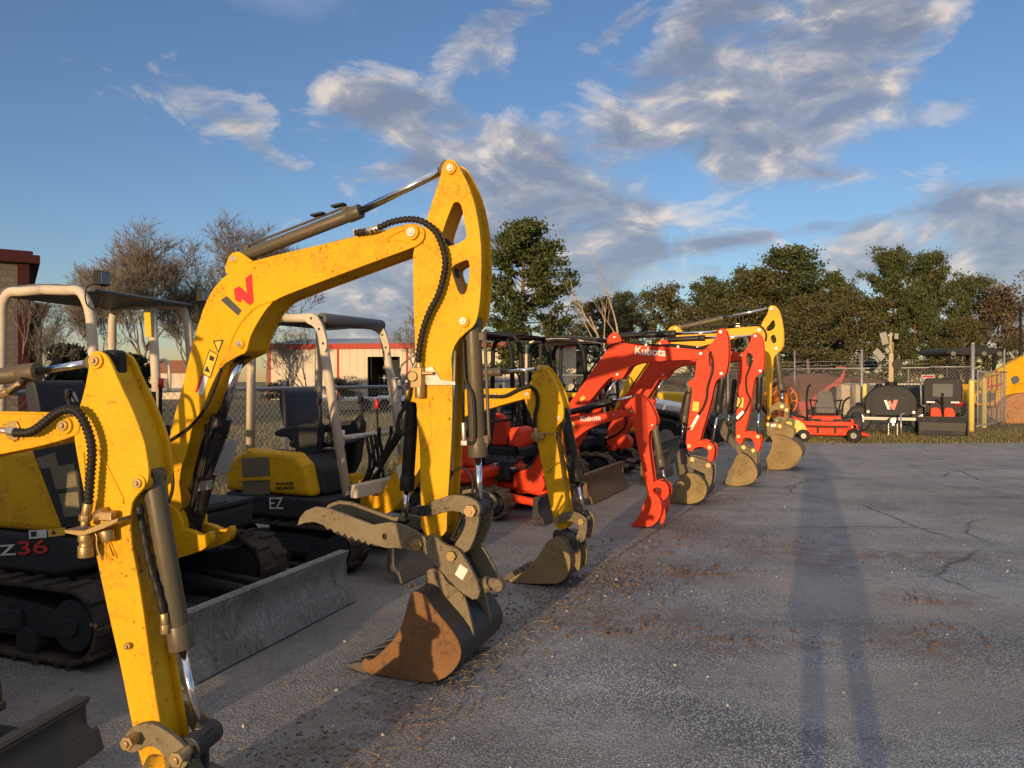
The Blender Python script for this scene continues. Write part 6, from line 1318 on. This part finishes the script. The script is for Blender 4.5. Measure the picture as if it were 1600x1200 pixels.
# yellow machine with black cab behind the fence
q = dp(1500, 600, 31.0); yl = empty('wheel_loader', (q.x, q.y, 0), rad(4), 'yellow loader with tall black cab behind the chain-link panel', 'loader')
b = MB(); b.box((0, 0, .95), (2.3, 1.8, .8)); b.box((-.6, -.95, 1.25), (.7, .2, .5)); b.build('body', 'yellow_far', yl, .08, 3)
b = MB(); 
for x, y in ((-.95, -.7), (.95, -.7), (-.9, .8), (.9, .8)): b.box((x, y, 2.0), (.10, .10, 1.6))
b.box((0, 0, 1.35), (1.8, 1.5, .1)); b.build('cab_frame', 'black', yl, .02)
b = MB(); b.prism(chaikin([(-1.15, 2.66), (1.15, 2.66), (1.2, 2.86), (.9, 2.98), (-.9, 2.98), (-1.2, 2.86)], 1), -.9, 1.0); b.build('cab_roof', 'plastic', yl, .05)
for x in (-.95, .35, 1.0): b = MB(); b.tube([(x, -.98, 2.72), (x, -.86, 2.72)], .09, 12); b.build('cab_light', 'conclens', yl)
for s in (-1, 1): wheel('wheel', yl, s * .9, -.85, .48, .35)
b = MB(); b.box((.35, -1.0, 1.55), (.42, .1, .40)); b.build('radiator_guard', 'yellow_far', yl, .02); b = MB(); b.box((0, .6, 1.9), (.5, .2, .9)); b.build('seat', 'seat', yl, .05)
# dark container, concrete barriers, dirt mound and a faded arm behind the fence
q = dp(1441, 600, 27.2); dk = empty('dumpster', (q.x, q.y, 0), 0, 'dark blue-black steel dumpster between the light tower and the small loader', 'dumpster')
b = MB(); b.prism([(-.85, .12), (.85, .12), (1.0, 1.45), (-1.0, 1.45)], 0, 1.6); b.box((0, -.03, 1.42), (2.1, .10, .12)); b.build('bin', paint('blue_black_paint', (.018, .022, .035), (.06, .05, .05), .6, .5, .2), dk, .02)
for x in (-.6, 0, .6): b = MB(); b.box((x, -.05, .75), (.08, .08, 1.25)); b.build('rib', 'black', dk, .01)
M['conc'] = paint('pale_concrete', (.60, .50, .36), (.28, .22, .15), .8, .85, .6, bmp=.4)
for i, (px, w, lab) in enumerate(((1372, 2.2, 'pale concrete barrier behind the light tower mast'), (1424, 2.0, 'pale concrete barrier under the white fence sign'), (1340, 1.7, 'pale concrete barrier nearest the red dirt mound'))):
    q = dp(px, 600, 33 + .3 * i); b = MB(); b.prism([(-w / 2, 0), (w / 2, 0), (w / 2, 1.42), (-w / 2, 1.42)], -.28, .28); b.box((0, 0, 1.45), (w * .98, .36, .10)); b.box((0, -.02, .1), (w * .99, .8, .3))
    o = b.build('concrete_barrier', 'conc', None, .04); o.location = (q.x, q.y, 0); tag(o, lab, 'barrier', 'concrete barriers behind the fence')
b = MB(); g = 26; vs = {}
q = dp(1300, 600, 42)
for i in range(g + 1):
    for j in range(g + 1):
        u, v = i / g * 2 - 1, j / g * 2 - 1; r2 = u * u * 1.0 + v * v; z = 2.0 * max(0, 1 - r2) ** .6 * (1 + .25 * mnoise.noise(Vector((u * 3, v * 3, 1)))) + .12 * mnoise.noise(Vector((u * 9, v * 9, 4))) - .1
        vs[i, j] = b.bm.verts.new((u * 6.5, v * 4, z))
for i in range(g):
    for j in range(g): b.face([vs[i, j], vs[i + 1, j], vs[i + 1, j + 1], vs[i, j + 1]], True)
o = b.build('dirt_mound', paint('red_clay', (.19, .085, .048), (.11, .05, .03), .9, .95, .5, bmp=.6), norm=False); o.location = (q.x, q.y, 0); tag(o, 'mound of red clay dirt behind the chain-link fence and mower', 'dirt mound')
q = dp(1285, 600, 33); ar = empty('loader_boom', (q.x, q.y, 0), 0, 'faded pink-red steel boom arm slanting up behind the chain-link fence', 'machine')
M['pink'] = paint('faded_red_paint', (.50, .12, .085), (.25, .12, .08), .6, .7, .3)
b = MB(); b.prism([(-.9, .5), (-.7, .4), (.75, 1.45), (1.0, 1.95), (.72, 1.72), (.55, 1.62)], -.1, .1); b.tube([(.7, 0, 1.55), (1.05, 0, 2.2)], .035, 6); b.tube([(1.05, 0, 2.2), (.6, 0, 2.22)], .035, 6); b.build('arm', 'pink', ar, .01)
b = MB(); b.box((-.8, 0, .35), (.7, .6, .7)); b.build('base', 'pink', ar, .03); b = MB(); b.tube([(-.3, -.12, .75), (.5, -.12, 1.35)], .05, 10); b.build('ram', 'plastic', ar)
# sign on the fence and the bag over a post
ft = (Vector((*BF, 0)) - Vector((*BL, 0))).normalized(); q = dp(1447, 593, 26.2)
sg = empty('fence_sign', (q.x, q.y - .12, 0), math.atan2(ft.y, ft.x), 'white sign with red heading and dark lines wired to the fence', 'sign')
b = MB(); b.box((0, 0, q.z), (.46, .012, .34)); b.build('sign_board', 'sticker_white', sg)
b = MB(); b.box((0, -.008, q.z + .11), (.40, .004, .06)); b.build('sign_heading', 'sticker_red', sg)
b = MB(); [b.box((RND.uniform(-.02, .02), -.008, q.z + dz), (w, .004, .03)) for dz, w in ((.01, .36), (-.05, .38), (-.11, .30))]; b.build('sign_lines', 'sticker_black', sg)
q = dp(1358, 570, 27.4); b = MB(); k = bmesh.ops.create_icosphere(b.bm, subdivisions=3, radius=.3)
for v in k['verts']: v.co = Vector((v.co.x * .9, v.co.y * .6, v.co.z * .8)) * (1 + .25 * mnoise.noise(v.co * 7)) 
o = b.build('rubbish_bag', 'black', norm=False); o.location = (q.x, q.y - .1, q.z); tag(o, 'dark plastic bag tied over the tall fence post by the light tower', 'bag')
# street lamp at the right edge
q = dp(1594, 600, 46); sp = empty('street_lamp', (q.x, q.y, 0), 0, 'dark street lamp on a thin pole at the right edge of the trees', 'street lamp')
b = MB(); b.tube([(0, 0, 0), (0, 0, 6.0)], .085, 10, rr=[.10, .07]); b.build('pole', 'black', sp); b = MB(); b.box((-.38, 0, 6.0), (.85, .22, .10)); b.build('lamp_head', 'black', sp, .02)
q = dp(497, 600, 70); sp = empty('utility_pole', (q.x, q.y, 0), 0, 'thin utility pole above the tan metal building', 'utility pole')
b = MB(); b.tube([(0, 0, 0), (0, 0, 7.6)], .12, 8, rr=[.14, .09]); b.build('pole', 'greybark', sp); b = MB(); b.box((0, 0, 7.2), (1.6, .1, .12)); b.build('crossarm', 'greybark', sp)
# orange loader and yellow loader at the end of the row
q = dp(1046, 600, 17.6); ol = empty('skid_loader', (q.x, q.y, 0), ROT, 'orange loader with white vented hood half hidden behind the red sticks', 'loader')
b = MB(); b.prism(chaikin([(-1.3, .5), (.35, .5), (.38, .92), (-1.3, 1.1)], 0), -.62, .62); b.build('body', 'orange', ol, .05)
b = MB(); b.prism([(-1.3, 1.11), (.36, .93), (.44, .98), (.40, 1.08), (-1.2, 1.34)], -.64, .64); b.build('hood', 'white', ol, .04)
b = MB(); [b.box((-.75 + i * .15, -.63, .98 - i * .014), (.08, .02, .16)) for i in range(6)]; b.build('vent', 'plastic', ol)
for s in (-1, 1):
    wheel('wheel', ol, .15, s * .80, .40, .28); wheel('wheel', ol, -.95, s * .80, .40, .28)
    b = MB(); b.tube(catmull([(-1.2, s * .72, 1.1), (-.2, s * .74, .95), (.45, s * .74, .8), (.80, s * .74, .45), (.85, s * .74, .15)], 6), .08, 8); b.build('lift_arm', 'black', ol)
q = dp(1128, 600, 19.6); yw = empty('compact_excavator', (q.x - 1.0, q.y + .45, 0), ROT, 'yellow excavator body with round dark emblem seen between the red sticks', 'excavator', MACH)
b = MB(); b.prism(chaikin([(-1.2, .78), (.75, .78), (.72, 1.1), (.5, 1.32), (-1.1, 1.36)], 1), -.7, .7); h = b.build('engine_hood', 'yellow_far', yw, .05); b = MB(); b.prism([(-1.2, .50), (.9, .5), (.92, .76), (-1.2, .76)], -.72, .72); s_ = b.build('lower_skirt', 'plastic', yw, .03)
b = MB(); b.pin(.78, .63, -.735, -.72, .10, 24); e_ = b.build('emblem_disc', 'sticker_grey', s_)
for s in (-1, 1): b = MB(); b.prism(chaikin([(-1.1, .02), (1.1, .02), (1.3, .22), (1.1, .46), (-1.1, .46), (-1.3, .22)], 1), s * .6 - .15, s * .6 + .15); b.build('track', 'track', yw, .02)
# orange hose reel and yellow mower beside the last bucket
q = gp(1243, 686); hr = empty('hose_reel', (q.x, q.y + 1.2, 0), rad(15), 'orange hose reel with spoked wheel and black hose left of the mower', 'hose reel')
b = MB(); n = 28
for y in (-.22, .22):
    for k in range(n): a, c = 6.283 * k / n, 6.283 * (k + 1) / n; b.tube([(.42 * math.cos(a), y, 1.05 + .42 * math.sin(a)), (.42 * math.cos(c), y, 1.05 + .42 * math.sin(c))], .028, 6)
    for k in range(8): a = 6.283 * k / 8; b.tube([(0, y, 1.05), (.42 * math.cos(a), y, 1.05 + .42 * math.sin(a))], .02, 5)
b.build('spoked_wheel', 'orange', hr); b = MB(); b.pin(0, 1.05, -.24, .24, .24, 24); b.build('hose_coil', 'orange', hr); b = MB(); b.box((-.1, 0, .42), (.62, .5, .40)); b.build('base_box', 'orange', hr, .03)
b = MB(); b.tube(catmull([(-.45, -.1, .6), (-.50, -.1, 1.2), (-.30, -.1, 1.52), (.0, -.1, 1.55), (.10, -.12, 1.2), (.30, -.15, .75)], 6), .05, 10); b.build('black_hose', 'rubber', hr)
q = gp(1242, 690); wm = empty('push_mower', (q.x, q.y + .2, 0), rad(-10), 'small yellow mower with black wheels partly behind the tilting bucket', 'mower')
b = MB(); b.prism(chaikin([(-.5, .18), (.3, .18), (.34, .40), (.1, .62), (-.5, .66)], 1), -.3, .3); b.build('deck', 'yelpost', wm, .04)
for x in (-.4, .22): wheel('wheel', wm, x, -.34, .17, .12); wheel('wheel', wm, x, .34, .17, .12)
b = MB(); b.tube([(-.5, -.2, .5), (-.9, -.2, 1.1), (-.9, .2, 1.1), (-.5, .2, .5)], .02, 8); b.build('push_handle', 'black', wm)

# ================================================================== the person holding the phone (their long shadow is in the picture)
def figure():
    V = {'pel': (0, 0, .95, .15, .11), 'sp': (0, .01, 1.15, .15, .11), 'ch': (0, .01, 1.35, .18, .12), 'nk': (0, 0, 1.50, .065, .065), 'hd0': (0, .03, 1.60, .075, .085), 'hd': (0, .04, 1.71, .085, .10), 'hd2': (0, .02, 1.79, .06, .07)}
    E = [('pel', 'sp'), ('sp', 'ch'), ('ch', 'nk'), ('nk', 'hd0'), ('hd0', 'hd'), ('hd', 'hd2')]
    for s, n in ((-1, 'a'), (1, 'b')):
        V.update({'sh' + n: (s * .20, 0, 1.43, .075, .075), 'el' + n: (s * .44, .06, 1.27, .058, .058), 'wr' + n: (s * .12, .21, 1.60, .033, .03), 'ha' + n: (s * .085, .245, 1.655, .034, .022), 'hp' + n: (s * .11, 0, .88, .10, .10), 'kn' + n: (s * .12, .03, .50, .068, .068), 'an' + n: (s * .14, -.02, .09, .045, .045), 'he' + n: (s * .14, -.05, .05, .045, .045), 'to' + n: (s * .16, .18, .045, .045, .04)})
        E += [('ch', 'sh' + n), ('sh' + n, 'el' + n), ('el' + n, 'wr' + n), ('wr' + n, 'ha' + n), ('pel', 'hp' + n), ('hp' + n, 'kn' + n), ('kn' + n, 'an' + n), ('an' + n, 'he' + n), ('an' + n, 'to' + n)]
    ks = list(V); me = bpy.data.meshes.new('person'); me.from_pydata([V[k][:3] for k in ks], [(ks.index(a), ks.index(c)) for a, c in E], [])
    o = bpy.data.objects.new('person', me); COL.objects.link(o); o.modifiers.new('skin', 'SKIN'); o.modifiers.new('sub', 'SUBSURF').levels = 2; o.modifiers['sub'].render_levels = 2
    for v, k in zip(me.skin_vertices[0].data, ks): v.radius = V[k][3:5]; v.use_root = (k == 'pel')
    me.materials.append(M['cloth']); o.location = (.03, -.33, 0); o.rotation_euler = (0, 0, rad(-8)); return tag(o, 'person in dark clothes standing with both hands raised to hold a phone', 'person')
pn = figure()
b = MB(); b.tube([(0, 0, .52), (0, 0, .80), (0, .01, 1.10), (0, .01, 1.40), (0, 0, 1.50)], .2, 18, rr=[.29, .27, .24, .23, .09])
for v in b.bm.verts: v.co.y *= .62
b.build('coat', 'cloth', pn, .01)
b = MB(); k = bmesh.ops.create_uvsphere(b.bm, u_segments=16, v_segments=10, radius=.105, matrix=Matrix.Translation((0, .02, 1.735)))
for v in k['verts']:
    if v.co.z < 1.70: v.co.z = 1.70 + (v.co.z - 1.70) * .4
b.build('hair', 'black', pn, norm=False)
for s in (-1, 1):
    for i in range(4):
        b = MB(); z = 1.66 + i * .018; b.tube([(s * .10, .245, z), (s * (.104), .272, z + .002), (s * .085, .292, z + .002), (s * .066, .288, z)], .0085, 8, rr=[.0095, .009, .008, .007]); b.build('finger', 'skin', pn)
    b = MB(); b.tube([(s * .08, .235, 1.665), (s * .06, .245, 1.69), (s * .045, .25, 1.70)], .01, 8); b.build('thumb', 'skin', pn)
b = MB(); b.box((0, -.045, CAMZ), (.15, .009, .072)); o = b.build('phone', 'black', None, .004); tag(o, 'black phone held up level by the standing person', 'phone')

# ================================================================== camera, sun, sky
cam = bpy.data.cameras.new('camera'); co = bpy.data.objects.new('camera', cam); COL.objects.link(co); SC.camera = co
cam.sensor_width = 36; cam.lens = FPX / 1600 * 36; cam.clip_start = .02; cam.clip_end = 3000
co.location = (0, 0, CAMZ); co.rotation_euler = (rad(90) - PITCH, 0, 0)
sun = bpy.data.lights.new('sun', 'SUN'); sun.energy = 2.6; sun.angle = rad(.55); sun.color = (1.0, .70, .38)
so_ = bpy.data.objects.new('sun', sun); COL.objects.link(so_)
dl = Vector((math.sin(SUN_AZ) * math.cos(SUN_EL), math.cos(SUN_AZ) * math.cos(SUN_EL), -math.sin(SUN_EL)))
so_.rotation_euler = dl.to_track_quat('-Z', 'Y').to_euler(); so_.location = (-20, -40, 20)
W = bpy.data.worlds.new('World'); SC.world = W; W.use_nodes = True; nt = W.node_tree; bg = nt.nodes['Background']
sky = nd(nt, 'ShaderNodeTexSky', sky_type='NISHITA'); sky.sun_disc = False; sky.sun_elevation = SUN_EL; sky.sun_rotation = math.pi + SUN_AZ; sky.altitude = 200; sky.air_density = SKY_AIR; sky.dust_density = SKY_DUST; sky.ozone_density = SKY_OZ
tc = nd(nt, 'ShaderNodeTexCoord'); sx = nd(nt, 'ShaderNodeSeparateXYZ'); nt.links.new(tc.outputs['Generated'], sx.inputs[0])
az = mth(nt, 'ARCTAN2', sx.outputs[0], sx.outputs[1]); el = mth(nt, 'ARCSINE', sx.outputs[2])
cv = nd(nt, 'ShaderNodeCombineXYZ'); nt.links.new(az, cv.inputs[0]); nt.links.new(el, cv.inputs[1])
CL = [(270, 150, 95, 34, 8, .58), (385, 212, 45, 10, 32, .55), (405, 165, 20, 26, 0, .5), (500, 205, 30, 16, 0, .5), (560, 165, 80, 26, 15, .92), (690, 195, 100, 32, 18, 1.05), (785, 240, 50, 30, 10, 1.0), (640, 268, 70, 20, -6, .95),
      (745, 85, 76, 36, -18, .85), (610, 20, 30, 16, -40, .5), (800, 20, 80, 16, -20, .5), (790, 320, 60, 50, 0, 1.1), (885, 330, 70, 46, 22, 1.15), (965, 343, 85, 30, -5, 1.2), (1005, 398, 62, 14, -6, .95), (915, 440, 55, 50, 0, 1.1), (900, 485, 45, 18, 0, .9),
      (1155, 130, 140, 54, -10, 1.0), (1050, 130, 90, 40, -38, 1.0), (1255, 75, 120, 26, -17, 1.15), (1330, 135, 80, 46, 0, .92), (1140, 255, 40, 34, 55, .85), (1190, 205, 90, 40, 10, 1.1), (1400, 45, 60, 14, -8, .7), (960, 48, 40, 10, -28, .7), (1150, 12, 120, 16, 0, .7), (920, 115, 34, 20, 0, .6),
      (1320, 272, 50, 11, 5, .65), (1490, 172, 35, 13, -10, .5), (1160, 374, 75, 9, -6, .85), (1105, 425, 80, 20, -8, .9), (1280, 352, 20, 8, 0, .5), (1375, 375, 65, 34, -12, 1.1), (1500, 365, 115, 32, -14, 1.2), (1580, 395, 80, 60, 0, 1.35), (1600, 455, 60, 60, 0, 1.3),
      (570, 470, 90, 55, 0, 1.2), (650, 420, 60, 60, 0, 1.15), (760, 300, 50, 50, 0, 1.0), (860, 420, 60, 50, 0, 1.1), (60, 525, 90, 40, 0, .8), (460, 262, 35, 8, 0, .5), (600, 500, 120, 40, 0, .9)]
acc = None
for px, py, sx_, sy_, rt, w in CL:
    a0 = math.atan((px - 800) / FPX); e0 = math.atan((592 - py) / FPX * math.cos(a0))
    mp = nd(nt, 'ShaderNodeMapping', vector_type='TEXTURE'); mp.inputs['Location'].default_value = (a0, e0, 0); mp.inputs['Rotation'].default_value = (0, 0, -rad(rt)); mp.inputs['Scale'].default_value = (sx_ / FPX, sy_ / FPX, 1)
    nt.links.new(cv.outputs[0], mp.inputs[0]); dt = nd(nt, 'ShaderNodeVectorMath', operation='DOT_PRODUCT'); nt.links.new(mp.outputs[0], dt.inputs[0]); nt.links.new(mp.outputs[0], dt.inputs[1])
    g = mth(nt, 'POWER', .607, dt.outputs['Value']); acc = mth(nt, 'MULTIPLY', g, w) if acc is None else mth(nt, 'MULTIPLY_ADD', g, w, acc)
acc = mth(nt, 'MINIMUM', acc, 1.25)
# cloud noise; the added fill-light clouds out of the picture are mixed in last
def puff(off):
    mp = nd(nt, 'ShaderNodeMapping'); mp.inputs['Location'].default_value = off; mp.inputs['Rotation'].default_value = (0, 0, rad(8)); mp.inputs['Scale'].default_value = (9.0, 18, 1); nt.links.new(cv.outputs[0], mp.inputs[0])
    n = noise_n(nt, mp.outputs[0], 1.0, 12, .60, .5); return n.outputs['Fac']
n0 = puff((3.1, 1.7, .3)); n1 = puff((3.1 - .22, 1.7 + .42, .3))
den = mth(nt, 'ADD', mth(nt, 'SUBTRACT', mth(nt, 'MULTIPLY', acc, .80), .36), mth(nt, 'MULTIPLY', mth(nt, 'SUBTRACT', n0, .5), 2.1))
alpha = ramp(nt, den, [(.0, 0.), (.26, .42), (.56, .90), (.9, 1.)], 'EASE').outputs[0]
lit = mth(nt, 'ADD', mth(nt, 'MULTIPLY', mth(nt, 'SUBTRACT', n0, n1), 2.6), .42)
lit = mth(nt, 'SUBTRACT', lit, mth(nt, 'MULTIPLY', ramp(nt, den, [(.25, 0.), (.75, 1.)]).outputs[0], .30), clamp=True)
ccol = ramp(nt, lit, [(.0, CLOUD_DARK), (.35, CLOUD_MID), (.75, CLOUD_LIT)]).outputs[0]
skyc = mix_c(nt, 1.0, sky.outputs[0], tuple(SKY_STR * t for t in SKY_TINT), 'MULTIPLY')
final = mix_c(nt, mth(nt, 'MULTIPLY', alpha, .84), skyc, ccol)
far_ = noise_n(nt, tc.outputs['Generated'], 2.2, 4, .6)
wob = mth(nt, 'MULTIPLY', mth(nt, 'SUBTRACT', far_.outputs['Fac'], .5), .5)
high = mth(nt, 'MAXIMUM', ramp(nt, mth(nt, 'ADD', mth(nt, 'MULTIPLY', mth(nt, 'ABSOLUTE', az), .3), wob), [(.60, 0.), (.75, .5)]).outputs[0], ramp(nt, mth(nt, 'ADD', el, wob), [(.50, 0.), (.78, 1.)]).outputs[0])  # where the added fill clouds lie: high up and behind the camera
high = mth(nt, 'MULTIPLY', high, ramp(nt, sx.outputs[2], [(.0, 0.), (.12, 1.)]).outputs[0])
final = mix_c(nt, mth(nt, 'MULTIPLY', high, ramp(nt, far_.outputs['Fac'], [(.36, .45), (.55, 1.)]).outputs[0]), final, CLOUD_FILL)
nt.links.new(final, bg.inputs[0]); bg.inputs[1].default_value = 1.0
SC.view_settings.view_transform = 'Standard'; SC.view_settings.look = 'None'; SC.view_settings.gamma = 1; SC.view_settings.exposure = EXPO
SC.cycles.max_bounces = 6; SC.cycles.diffuse_bounces = 3; SC.cycles.use_denoising = True
